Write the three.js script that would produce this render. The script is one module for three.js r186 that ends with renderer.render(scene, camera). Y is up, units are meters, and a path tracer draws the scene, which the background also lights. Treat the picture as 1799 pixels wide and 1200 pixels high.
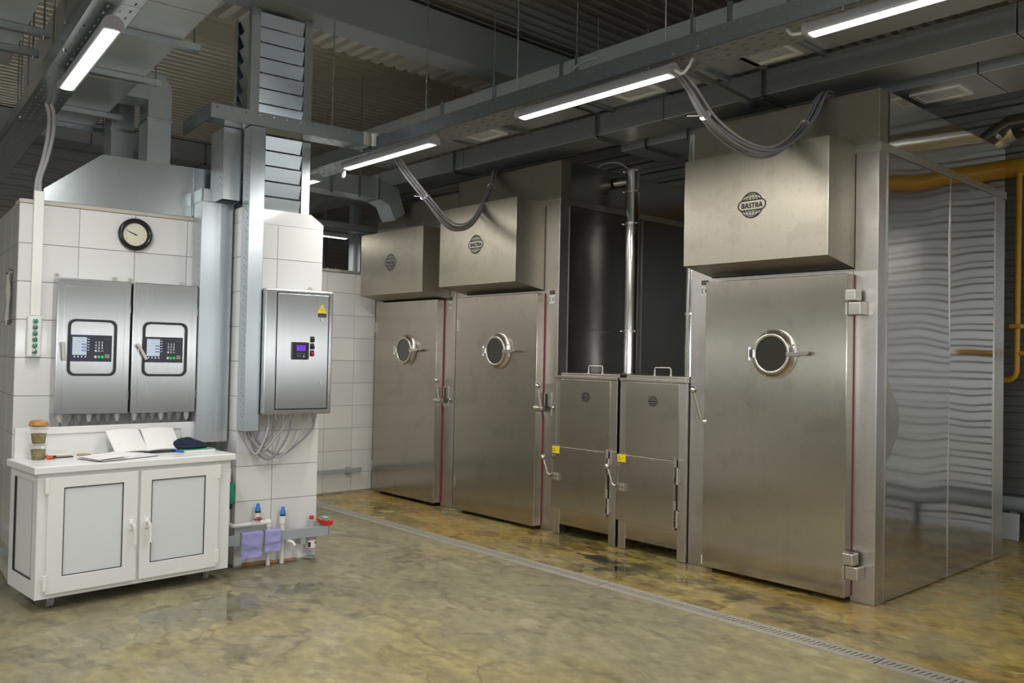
import * as THREE from 'three';
import { RoundedBoxGeometry } from 'three/addons/geometries/RoundedBoxGeometry.js';
import { mergeGeometries } from 'three/addons/utils/BufferGeometryUtils.js';
import { RectAreaLightUniformsLib } from 'three/addons/lights/RectAreaLightUniformsLib.js';

// ------------------------------------------------------------------ camera, light level
const scene = new THREE.Scene();
scene.background = new THREE.Color(0x0b0c0e);
const camera = new THREE.PerspectiveCamera(2 * Math.atan(600 / 1496.95) * 180 / Math.PI, 1799 / 1200, 0.05, 60);
{
  const yaw = -0.8369, pitch = 0.0206, roll = 0.0203;
  const F = new THREE.Vector3(Math.sin(yaw) * Math.cos(pitch), Math.sin(pitch), -Math.cos(yaw) * Math.cos(pitch));
  const R = new THREE.Vector3(Math.cos(yaw), 0, Math.sin(yaw));
  const U = R.clone().cross(F);
  camera.position.set(2.4701, 1.52, 5.359);
  camera.up.copy(U.clone().multiplyScalar(Math.cos(roll)).addScaledVector(R, -Math.sin(roll)));
  camera.lookAt(camera.position.clone().add(F));
}
const renderer = new THREE.WebGLRenderer({ antialias: true });
renderer.toneMapping = THREE.LinearToneMapping;
renderer.toneMappingExposure = 0.92;
renderer.shadowMap.enabled = true;
RectAreaLightUniformsLib.init();
const LAMP = 138, WINDOW = 8;          // radiance of the lamp lenses and of the daylight windows
const LAMP_COLOR = new THREE.Color(1.0, 0.985, 0.95), SKY_COLOR = new THREE.Color(0.93, 0.97, 1.0);

// ------------------------------------------------------------------ small tools
const V3 = (x, y, z) => new THREE.Vector3(x, y, z);
let seed = 7;
const rnd = () => { seed = (seed + 0x6d2b79f5) | 0; let t = Math.imul(seed ^ (seed >>> 15), 1 | seed); t = (t + Math.imul(t ^ (t >>> 7), 61 | t)) ^ t; return ((t ^ (t >>> 14)) >>> 0) / 4294967296; };
const used = {};
const numbered = (n) => { const k = used[n] = (used[n] || 0) + 1; return k === 1 ? n : `${n}_${String(k - 1).padStart(3, '0')}`; };
const WORLD = { o: V3(0, 0, 0), a: 0 };
const TH = 0.0882;
const BLOCK = { o: V3(-3.7965, 0, 4.0459), a: Math.PI / 2 - TH };       // x along the booth's front, z out of it
const origin = new WeakMap();
function place(f, x, y, z) { return V3(x, y, z).applyAxisAngle(V3(0, 1, 0), f.a).add(f.o); }
// a thing: a Group at its base; the geometry of its parts is given in the frame's own coordinates
function thing(f, name, label, category, at, group) {
  const g = new THREE.Group(); g.name = numbered(name);
  g.position.copy(place(f, ...at)); g.rotation.y = f.a;
  if (label) g.userData = { label, category };
  if (group) g.userData.group = group;
  origin.set(g, V3(...at)); scene.add(g); return g;
}
function struct(f, name, at = [0, 0, 0]) { const g = thing(f, name, null, null, at); g.userData = { kind: 'structure' }; return g; }
function part(parent, name, geos, mat, label) {
  const o = origin.get(parent), list = (Array.isArray(geos) ? geos : [geos]).map(fin);
  let g = list.length > 1 ? mergeGeometries(list) : list[0];
  g.translate(-o.x, -o.y, -o.z);
  const m = new THREE.Mesh(g, mat); m.name = name; m.castShadow = m.receiveShadow = true;
  if (label) m.userData.label = label;
  origin.set(m, o); parent.add(m); return m;
}
// non-indexed geometry with uv in metres by the way each face looks
function fin(g) {
  if (g.userData.done) return g;
  let q = g.index ? g.toNonIndexed() : g;
  if (!q.attributes.normal) q.computeVertexNormals();
  const p = q.attributes.position, n = q.attributes.normal, keep = g.userData.keepUV && q.attributes.uv;
  if (!keep) {
    const uv = new Float32Array(p.count * 2);
    for (let i = 0; i < p.count; i += 3) {
      let nx = 0, ny = 0, nz = 0;
      for (let k = 0; k < 3; k++) { nx += Math.abs(n.getX(i + k)); ny += Math.abs(n.getY(i + k)); nz += Math.abs(n.getZ(i + k)); }
      for (let k = 0; k < 3; k++) {
        const x = p.getX(i + k), y = p.getY(i + k), z = p.getZ(i + k);
        const [u, v] = nx >= ny && nx >= nz ? [z, y] : ny >= nz ? [x, z] : [x, y];
        uv[(i + k) * 2] = u; uv[(i + k) * 2 + 1] = v;
      }
    }
    q.setAttribute('uv', new THREE.BufferAttribute(uv, 2));
  }
  for (const k of Object.keys(q.attributes)) if (!['position', 'normal', 'uv'].includes(k)) q.deleteAttribute(k);
  q.userData.done = true; return q;
}
// apply a matrix; a mirroring one also turns the faces round again
function bend(g, m) {
  g = (g.index ? g.toNonIndexed() : g).applyMatrix4(m);
  if (m.determinant() < 0) for (const k of Object.keys(g.attributes)) { const a = g.attributes[k], n = a.itemSize, d = a.array; for (let i = 0; i < a.count; i += 3) for (let c = 0; c < n; c++) { const t = d[(i + 1) * n + c]; d[(i + 1) * n + c] = d[(i + 2) * n + c]; d[(i + 2) * n + c] = t; } }
  return g;
}
const parts = (parent, name, list, mat, text) => list.map((g) => part(parent, name, g, mat, text));
const bx = (x0, x1, y0, y1, z0, z1, r = 0) => {
  const w = Math.abs(x1 - x0), h = Math.abs(y1 - y0), d = Math.abs(z1 - z0);
  r = Math.min(r, w * 0.45, h * 0.45, d * 0.45);
  const g = r > 0 ? new RoundedBoxGeometry(w, h, d, 2, r) : new THREE.BoxGeometry(w, h, d);
  return g.translate((x0 + x1) / 2, (y0 + y1) / 2, (z0 + z1) / 2);
};
const orient = (g, a, b) => { // a geometry along +y, from a to b
  const d = b.clone().sub(a), q = new THREE.Quaternion().setFromUnitVectors(V3(0, 1, 0), d.clone().normalize());
  return g.applyQuaternion(q).translate((a.x + b.x) / 2, (a.y + b.y) / 2, (a.z + b.z) / 2);
};
const cyl = (a, b, r, seg = 16, r2 = r) => { a = V3(...a); b = V3(...b); return orient(new THREE.CylinderGeometry(r2, r, a.distanceTo(b), seg), a, b); };
const ball = (c, r, s = 16) => new THREE.SphereGeometry(r, s, Math.ceil(s * 0.7)).translate(...c);
const tube = (pts, r, seg = 40, rs = 8) => new THREE.TubeGeometry(new THREE.CatmullRomCurve3(pts.map((p) => V3(...p)), false, 'centripetal'), seg, r, rs);
// bent pipe: straight runs with rounded corners
function pipe(pts, r, bend = 0.05, rs = 12) {
  const path = new THREE.CurvePath(), P = pts.map((p) => V3(...p)); let from = P[0];
  for (let i = 1; i < P.length - 1; i++) {
    const a = P[i].clone().sub(P[i - 1]).normalize(), b = P[i + 1].clone().sub(P[i]).normalize();
    const s = P[i].clone().addScaledVector(a, -bend), e = P[i].clone().addScaledVector(b, bend);
    path.add(new THREE.LineCurve3(from, s)); path.add(new THREE.QuadraticBezierCurve3(s, P[i], e)); from = e;
  }
  path.add(new THREE.LineCurve3(from, P[P.length - 1]));
  return new THREE.TubeGeometry(path, 24 * pts.length, r, rs);
}
const lathe = (prof, c, seg = 40, axis = 'y') => {
  const g = new THREE.LatheGeometry(prof.map(([r, y]) => new THREE.Vector2(r, y)), seg);
  if (axis === 'z') g.rotateX(Math.PI / 2); if (axis === 'x') g.rotateZ(-Math.PI / 2);
  return g.translate(...c);
};
const shape = (pts) => { const s = new THREE.Shape(); pts.forEach(([x, y], i) => i ? s.lineTo(x, y) : s.moveTo(x, y)); s.closePath(); return s; };
const path = (pts) => { const s = new THREE.Path(); pts.forEach(([x, y], i) => i ? s.lineTo(x, y) : s.moveTo(x, y)); s.closePath(); return s; };
const rrect = (x0, x1, y0, y1, r, C = THREE.Shape) => {
  const s = new C(); s.moveTo(x0 + r, y0); s.lineTo(x1 - r, y0); s.absarc(x1 - r, y0 + r, r, -Math.PI / 2, 0); s.lineTo(x1, y1 - r); s.absarc(x1 - r, y1 - r, r, 0, Math.PI / 2);
  s.lineTo(x0 + r, y1); s.absarc(x0 + r, y1 - r, r, Math.PI / 2, Math.PI); s.lineTo(x0, y0 + r); s.absarc(x0 + r, y0 + r, r, Math.PI, 1.5 * Math.PI); return s;
};
const ext = (s, z0, z1, bevel = 0) => new THREE.ExtrudeGeometry(s, { depth: z1 - z0 - 2 * bevel, bevelEnabled: bevel > 0, bevelSize: bevel, bevelThickness: bevel, bevelSegments: 2, bevelOffset: -bevel, curveSegments: 8 }).translate(0, 0, z0 + bevel);
// outline in (z, y), pulled along x
const extX = (pts, x0, x1) => ext(shape(pts.map(([z, y]) => [-z, y])), x0, x1).rotateY(Math.PI / 2);
// outline in (x, z), pulled along y
const extY = (pts, y0, y1) => ext(shape(pts.map(([x, z]) => [x, -z])), y0, y1).rotateX(-Math.PI / 2);

// ------------------------------------------------------------------ noise and textures
const hash = (x, y, s) => { let h = Math.imul(x, 374761393) ^ Math.imul(y, 668265263) ^ Math.imul(s, 2147483647 - 1); h = Math.imul(h ^ (h >>> 13), 1274126177); return ((h ^ (h >>> 16)) >>> 0) / 4294967296; };
const vnoise = (x, y, s = 1, px = 0, py = 0) => {
  const xi = Math.floor(x), yi = Math.floor(y), fx = x - xi, fy = y - yi, u = fx * fx * (3 - 2 * fx), v = fy * fy * (3 - 2 * fy);
  const w = (a, n) => n ? ((a % n) + n) % n : a;
  const x0 = w(xi, px), x1 = w(xi + 1, px), y0 = w(yi, py), y1 = w(yi + 1, py);
  const a = hash(x0, y0, s), b = hash(x1, y0, s), c = hash(x0, y1, s), d = hash(x1, y1, s);
  return a + (b - a) * u + (c - a) * v + (a - b - c + d) * u * v;
};
const fbm = (x, y, s, o = 4, px = 0, py = 0) => { let t = 0, a = 0.5, n = 0; for (let i = 0; i < o; i++) { t += a * vnoise(x, y, s + i, px, py); n += a; x *= 2; y *= 2; px *= 2; py *= 2; a *= 0.5; } return t / n; };
const clamp = (x, a = 0, b = 1) => Math.min(b, Math.max(a, x));
const sstep = (a, b, x) => { x = clamp((x - a) / (b - a)); return x * x * (3 - 2 * x); };
function dataTex(w, h, f, srgb, repeat = [1, 1], wrap = THREE.RepeatWrapping) {
  const d = new Uint8Array(w * h * 4);
  for (let j = 0; j < h; j++) for (let i = 0; i < w; i++) { const c = f(i / w, j / h, i, j), k = (j * w + i) * 4; d[k] = clamp(c[0]) * 255; d[k + 1] = clamp(c[1]) * 255; d[k + 2] = clamp(c[2]) * 255; d[k + 3] = 255; }
  const t = new THREE.DataTexture(d, w, h, THREE.RGBAFormat);
  t.wrapS = t.wrapT = wrap; t.magFilter = THREE.LinearFilter; t.minFilter = THREE.LinearMipmapLinearFilter; t.generateMipmaps = true;
  if (srgb) t.colorSpace = THREE.SRGBColorSpace; t.repeat.set(...repeat); t.needsUpdate = true; return t;
}
function canvasTex(w, h, draw) {
  const c = document.createElement('canvas'); c.width = w; c.height = h; const x = c.getContext('2d'); draw(x, w, h);
  const t = new THREE.CanvasTexture(c); t.colorSpace = THREE.SRGBColorSpace; t.anisotropy = 8; return t;
}
const lin = (r, g, b) => new THREE.Color().setRGB(r, g, b);
const std = (o) => new THREE.MeshStandardMaterial(o), phy = (o) => new THREE.MeshPhysicalMaterial(o);

// brushed stainless: fine vertical grain plus hand smudges with their own outlines
const steelRough = dataTex(512, 512, (u, v) => {
  const grain = vnoise(u * 256, v * 4, 3, 256, 4) * 0.6 + vnoise(u * 128, v * 2, 5, 128, 2) * 0.4;
  const smudge = sstep(0.55, 0.68, fbm(u * 5, v * 5, 11, 4, 5, 5));
  const r = 0.86 + (grain - 0.5) * 0.08 + smudge * 0.035; return [r, r, r];
}, false, [0.8, 0.8]);
const steelColor = dataTex(512, 512, (u, v) => {
  const grain = vnoise(u * 256, v * 3, 13, 256, 3), spots = sstep(0.62, 0.72, fbm(u * 9, v * 9, 21, 4, 9, 9)) * 0.06, specks = sstep(0.80, 0.86, vnoise(u * 90, v * 90, 31, 90, 90)) * 0.05;
  const k = 0.98 + (grain - 0.5) * 0.02 - spots * 0.5 - specks * 0.6; return [k, k * 0.995, k * 0.985];
}, true, [0.8, 0.8]);
const galvColor = dataTex(512, 512, (u, v) => {
  // zinc spangle: cells of even tone
  let best = 9, tone = 0; const n = 26, x = u * n, y = v * n, xi = Math.floor(x), yi = Math.floor(y);
  for (let j = -1; j <= 1; j++) for (let i = -1; i <= 1; i++) { const a = ((xi + i) % n + n) % n, b = ((yi + j) % n + n) % n, dx = xi + i + hash(a, b, 41) - x, dy = yi + j + hash(a, b, 42) - y, d = dx * dx + dy * dy; if (d < best) { best = d; tone = hash(a, b, 43); } }
  const k = 0.94 + tone * 0.014 + (fbm(u * 40, v * 10, 51, 4, 40, 10) - 0.5) * 0.03; return [k * 0.985, k, k * 1.01];
}, true, [1.3, 1.3]);
const galvRough = dataTex(256, 256, (u, v) => { const r = 0.82 + (fbm(u * 48, v * 12, 61, 3, 48, 12) - 0.5) * 0.03; return [r, r, r]; }, false, [1.3, 1.3]);

const M = {
  steel: phy({ color: lin(0.52, 0.485, 0.42), metalness: 1, roughness: 0.28, map: steelColor, roughnessMap: steelRough, anisotropy: 0.9, anisotropyRotation: 0 }),
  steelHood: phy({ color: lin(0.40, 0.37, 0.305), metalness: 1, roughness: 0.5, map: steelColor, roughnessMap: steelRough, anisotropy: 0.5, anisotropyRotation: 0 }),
  steelJamb: phy({ color: lin(0.60, 0.57, 0.545), metalness: 1, roughness: 0.34, map: steelColor, anisotropy: 0.6, anisotropyRotation: 0 }),
  steelGrey: phy({ color: lin(0.54, 0.54, 0.53), metalness: 1, roughness: 0.30, roughnessMap: steelRough, anisotropy: 0.8, anisotropyRotation: 0 }),
  steelShaded: phy({ color: lin(0.34, 0.33, 0.31), metalness: 1, roughness: 0.24, anisotropy: 0.7, anisotropyRotation: 0 }),  // oven side steel with the shade of the gap put into its colour
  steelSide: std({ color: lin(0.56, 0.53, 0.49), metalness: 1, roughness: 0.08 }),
  steelPlain: std({ color: lin(0.6, 0.57, 0.52), metalness: 1, roughness: 0.3 }),
  chrome: std({ color: lin(0.66, 0.65, 0.62), metalness: 1, roughness: 0.13 }),
  galv: std({ color: lin(0.62, 0.645, 0.65), metalness: 0.6, roughness: 0.40, map: galvColor, roughnessMap: galvRough }),
  galvBright: std({ color: lin(0.60, 0.63, 0.635), metalness: 1, roughness: 0.33, map: galvColor, roughnessMap: galvRough }),
  deckLit: std({ color: lin(0.86, 0.82, 0.71), metalness: 0.5, roughness: 0.32 }),  // far roof sheets: missing lamp light put in as a paler colour
  deckDark: std({ color: lin(0.66, 0.645, 0.59), metalness: 0.82, roughness: 0.28 }),
  tray: std({ color: lin(0.42, 0.45, 0.455), metalness: 0.95, roughness: 0.38, map: galvColor }),
  soffit: std({ color: lin(0.72, 0.71, 0.66), metalness: 0.25, roughness: 0.45 }),
  clad: std({ color: lin(0.46, 0.475, 0.48), metalness: 0.85, roughness: 0.34 }),
  cladLight: std({ color: lin(0.52, 0.53, 0.52), metalness: 0.2, roughness: 0.5 }),
  beam: std({ color: lin(0.42, 0.46, 0.50), metalness: 0.3, roughness: 0.5 }),
  tile: phy({ color: lin(0.74, 0.74, 0.73), roughness: 0.09, clearcoat: 0.3, clearcoatRoughness: 0.05 }),
  tile2: phy({ color: lin(0.71, 0.71, 0.705), roughness: 0.11, clearcoat: 0.3, clearcoatRoughness: 0.05 }),
  tile3: phy({ color: lin(0.765, 0.76, 0.75), roughness: 0.08, clearcoat: 0.3, clearcoatRoughness: 0.05 }),
  grout: std({ color: lin(0.42, 0.41, 0.39), roughness: 0.9 }),
  mortar: std({ color: lin(0.55, 0.51, 0.45), roughness: 0.9 }),
  pvc: phy({ color: lin(0.78, 0.78, 0.77), roughness: 0.3 }),
  pvcPanel: phy({ color: lin(0.70, 0.72, 0.74), roughness: 0.22 }),
  whitePlastic: phy({ color: lin(0.8, 0.8, 0.77), roughness: 0.35 }),
  paper: std({ color: lin(0.8, 0.8, 0.78), roughness: 0.85, side: THREE.DoubleSide }),
  black: phy({ color: lin(0.012, 0.012, 0.013), roughness: 0.22 }),
  rubber: std({ color: lin(0.022, 0.023, 0.025), roughness: 0.55 }),
  panelDark: phy({ color: lin(0.03, 0.033, 0.05), roughness: 0.3 }),
  seal: std({ color: lin(0.24, 0.03, 0.04), roughness: 0.5 }),
  dark: std({ color: lin(0.02, 0.02, 0.02), roughness: 0.7 }),
  cable: std({ color: lin(0.24, 0.24, 0.26), roughness: 0.5 }),
  cableLight: std({ color: lin(0.38, 0.375, 0.38), roughness: 0.5 }),
  cableBlack: std({ color: lin(0.03, 0.03, 0.035), roughness: 0.5 }),
  lampBody: std({ color: lin(0.40, 0.40, 0.41), roughness: 0.38, metalness: 0.25 }),
  yellow: phy({ color: lin(0.62, 0.33, 0.03), roughness: 0.35 }),
  rail: phy({ color: lin(0.33, 0.37, 0.39), roughness: 0.4 }),
  glassDark: phy({ color: lin(0.035, 0.036, 0.028), roughness: 0.04, clearcoat: 1, clearcoatRoughness: 0.02 }),
  soot: std({ color: lin(0.13, 0.13, 0.105), roughness: 0.6 }),
  red: phy({ color: lin(0.5, 0.02, 0.02), roughness: 0.35 }),
  blue: phy({ color: lin(0.03, 0.2, 0.62), roughness: 0.35 }),
  green: phy({ color: lin(0.02, 0.32, 0.2), roughness: 0.4 }),
  teal: phy({ color: lin(0.1, 0.42, 0.38), roughness: 0.6 }),
};
const print = (t, rough = 0.5) => std({ map: t, roughness: rough, transparent: true, alphaTest: 0.5, polygonOffset: true, polygonOffsetFactor: -1 });
const label = (t, rough = 0.45) => std({ map: t, roughness: rough });
// a flat print or sticker facing +z of its frame, 0..1 uv over the sheet
const sheet = (x0, x1, y0, y1, z) => { const g = new THREE.PlaneGeometry(x1 - x0, y1 - y0).translate((x0 + x1) / 2, (y0 + y1) / 2, z); g.userData.keepUV = true; return g; };

// printed marks
const logoTex = canvasTex(512, 440, (c, w, h) => {
  c.clearRect(0, 0, w, h); c.strokeStyle = '#1d1b1b'; c.fillStyle = '#1d1b1b'; const X = w / 2, Y = h / 2, R = 196;
  c.lineWidth = 18; c.beginPath(); c.arc(X, Y, R, 0, 7); c.stroke();
  c.lineWidth = 10;
  for (const k of [0.36, 0.72]) { c.beginPath(); c.ellipse(X, Y, R * k, R, 0, 0, 7); c.stroke(); }
  c.beginPath(); c.moveTo(X, Y - R); c.lineTo(X, Y + R); c.stroke();
  for (const s of [-1, 1]) for (const k of [0.52, 0.8]) { const y = Y + s * R * k, half = Math.sqrt(1 - k * k) * R; c.beginPath(); c.moveTo(X - half, y - s * 16); c.quadraticCurveTo(X, y + s * 30, X + half, y - s * 16); c.stroke(); }
  c.globalCompositeOperation = 'destination-out'; const bar = () => { c.beginPath(); c.roundRect(14, Y - 78, w - 28, 156, 78); }; bar(); c.fill();
  c.globalCompositeOperation = 'source-over'; c.lineWidth = 20; bar(); c.stroke();
  c.font = 'bold 104px sans-serif'; c.textAlign = 'center'; c.textBaseline = 'middle'; c.lineWidth = 5; c.fillText('BASTRA', X, Y + 4, 392); c.strokeText('BASTRA', X, Y + 4, 392);
});
const ceTex = canvasTex(96, 160, (c) => {
  c.fillStyle = '#1b1b1c'; c.fillRect(6, 0, 84, 44); c.fillStyle = '#77736c'; c.fillRect(14, 9, 66, 5); c.fillRect(14, 20, 66, 5); c.fillRect(14, 31, 40, 4);
  c.fillStyle = '#d9d8d2'; c.fillRect(4, 52, 88, 104); c.strokeStyle = '#161616'; c.lineWidth = 8;
  c.beginPath(); c.arc(38, 104, 25, Math.PI * 0.6, Math.PI * 1.4); c.stroke(); c.beginPath(); c.arc(82, 104, 25, Math.PI * 0.6, Math.PI * 1.4); c.stroke(); c.beginPath(); c.moveTo(58, 104); c.lineTo(78, 104); c.stroke();
});
const warnTex = canvasTex(192, 128, (c) => {
  c.fillStyle = '#e8cf12'; c.fillRect(0, 0, 192, 128); c.strokeStyle = '#1a1a14'; c.lineWidth = 7; c.beginPath(); c.moveTo(46, 24); c.lineTo(80, 96); c.lineTo(12, 96); c.closePath(); c.stroke();
  c.fillStyle = '#1a1a14'; c.fillRect(43, 52, 6, 24); c.fillRect(43, 82, 6, 7); c.fillStyle = '#b79d10'; for (const y of [48, 60, 72]) c.fillRect(100, y, 64, 5);
});
const triTex = canvasTex(256, 240, (c) => {
  c.fillStyle = '#e6d01a'; c.fillRect(0, 0, 256, 240); c.fillStyle = '#5a5020'; c.fillRect(78, 106, 100, 8); c.fillRect(88, 132, 80, 5); c.fillRect(58, 162, 140, 7); c.fillRect(100, 192, 56, 6);
});
const plateTex = canvasTex(192, 96, (c) => { c.fillStyle = '#1d1c1c'; c.fillRect(0, 0, 192, 96); c.fillStyle = '#8b8880'; c.fillRect(26, 36, 140, 7); c.fillRect(22, 64, 148, 5); });
const panelTex = (second) => canvasTex(640, 440, (c, w, h) => {
  c.fillStyle = '#33384a'; c.fillRect(0, 0, w, h); c.fillStyle = '#30343f'; c.fillRect(300, 0, 340, h);
  c.fillStyle = '#f2f4f8'; for (let i = 0; i < 5; i++) { c.beginPath(); c.moveTo(250, 66 + i * 46); c.lineTo(282, 60 + i * 46); c.lineTo(296, 66 + i * 46); c.lineTo(282, 74 + i * 46); c.closePath(); c.fill(); }
  for (let i = 0; i < 4; i++) { c.beginPath(); c.roundRect(54 + i * 56, 350, 20, 26, 6); c.fill(); }
  c.font = 'bold 44px sans-serif'; c.textAlign = 'center'; c.textBaseline = 'middle';
  ['1', '2', '3', '4', '5', '6', '7', '8', '9'].forEach((k, i) => c.fillText(k, 392 + (i % 3) * 48, 118 + Math.floor(i / 3) * 48));
  c.fillRect(378, 246, 28, 30); c.fillStyle = '#33384a'; c.fillRect(384, 254, 16, 3); c.fillRect(384, 262, 16, 3); c.fillStyle = '#f2f4f8'; c.fillText('0', 440, 262); c.beginPath(); c.moveTo(474, 262); c.lineTo(488, 252); c.lineTo(488, 258); c.lineTo(506, 258); c.lineTo(506, 266); c.lineTo(488, 266); c.lineTo(488, 272); c.fill();
  c.fillStyle = '#cfd2d2'; c.fillRect(370, 342, 36, 42); c.fillStyle = '#21d66a'; c.fillRect(424, 342, 38, 42); c.fillRect(478, 342, 38, 42);
  c.fillStyle = '#8f938c'; c.fillRect(536, 318, 72, 64); c.fillStyle = '#666a66'; c.fillRect(550, 340, 44, 14);
  c.fillStyle = '#5b6170'; c.fillRect(520, 56, 92, 10);
});
const screenTex = canvasTex(256, 320, (c, w, h) => {
  c.fillStyle = '#dfecfb'; c.fillRect(0, 0, w, h); c.fillStyle = '#a9bdd8'; c.fillRect(70, 22, 160, 6); c.fillRect(96, 74, 140, 8); c.fillRect(180, 290, 40, 6);
  c.fillStyle = '#5d6fa6'; for (let i = 0; i < 3; i++) { c.fillRect(168, 118 + i * 54, 76, 24); } c.fillStyle = '#dfecfb'; for (let i = 0; i < 3; i++) c.fillRect(190, 127 + i * 54, 34, 6);
  c.fillStyle = '#bccde6'; for (let i = 0; i < 3; i++) c.fillRect(40, 126 + i * 54, 96, 5);
});
const meterTex = canvasTex(256, 256, (c) => {
  c.fillStyle = '#17171b'; c.fillRect(0, 0, 256, 256); c.fillStyle = '#3a3a44'; c.fillRect(120, 34, 70, 6);
  c.fillStyle = '#9a9aa2'; for (let i = 0; i < 4; i++) { c.beginPath(); c.arc(70 + i * 40, 172, 8, 0, 7); c.fill(); } c.fillRect(62, 206, 70, 8); c.fillStyle = '#d5d5d5'; c.fillRect(168, 204, 26, 22);
});
const meterScreenTex = canvasTex(128, 80, (c) => { c.fillStyle = '#8d4bf0'; c.fillRect(0, 0, 128, 80); c.fillStyle = '#4a1fb0'; c.font = 'bold 24px sans-serif'; for (const [t, x, y] of [['12.6', 12, 32], ['48', 82, 32], ['0.84', 40, 66]]) c.fillText(t, x, y); });
const clockTex = canvasTex(512, 512, (c) => {
  c.fillStyle = '#dcd9c4'; c.fillRect(0, 0, 512, 512); c.fillStyle = '#8f8c7c'; c.font = '50px sans-serif'; c.textAlign = 'center'; c.textBaseline = 'middle';
  for (let i = 1; i <= 12; i++) { const a = i * Math.PI / 6; c.fillText(String(i), 256 + Math.sin(a) * 196, 256 - Math.cos(a) * 196); }
});
const bottleTex = canvasTex(256, 128, (c) => { c.fillStyle = '#ece8ea'; c.fillRect(0, 0, 256, 128); c.fillStyle = '#b02838'; c.fillRect(0, 2, 256, 8); c.fillRect(0, 118, 256, 8); for (const x of [30, 158]) { c.beginPath(); c.arc(x, 50, 17, 0, 7); c.fill(); } c.fillStyle = '#3a3a3c'; c.fillRect(86, 40, 24, 66); c.fillRect(214, 40, 24, 66); });
const pageTex = canvasTex(256, 320, (c) => { c.fillStyle = '#edebe6'; c.fillRect(0, 0, 256, 320); c.fillStyle = '#d6d5d4'; for (let y = 24; y < 310; y += 16) c.fillRect(14, y, 228, 1.5); });

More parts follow.
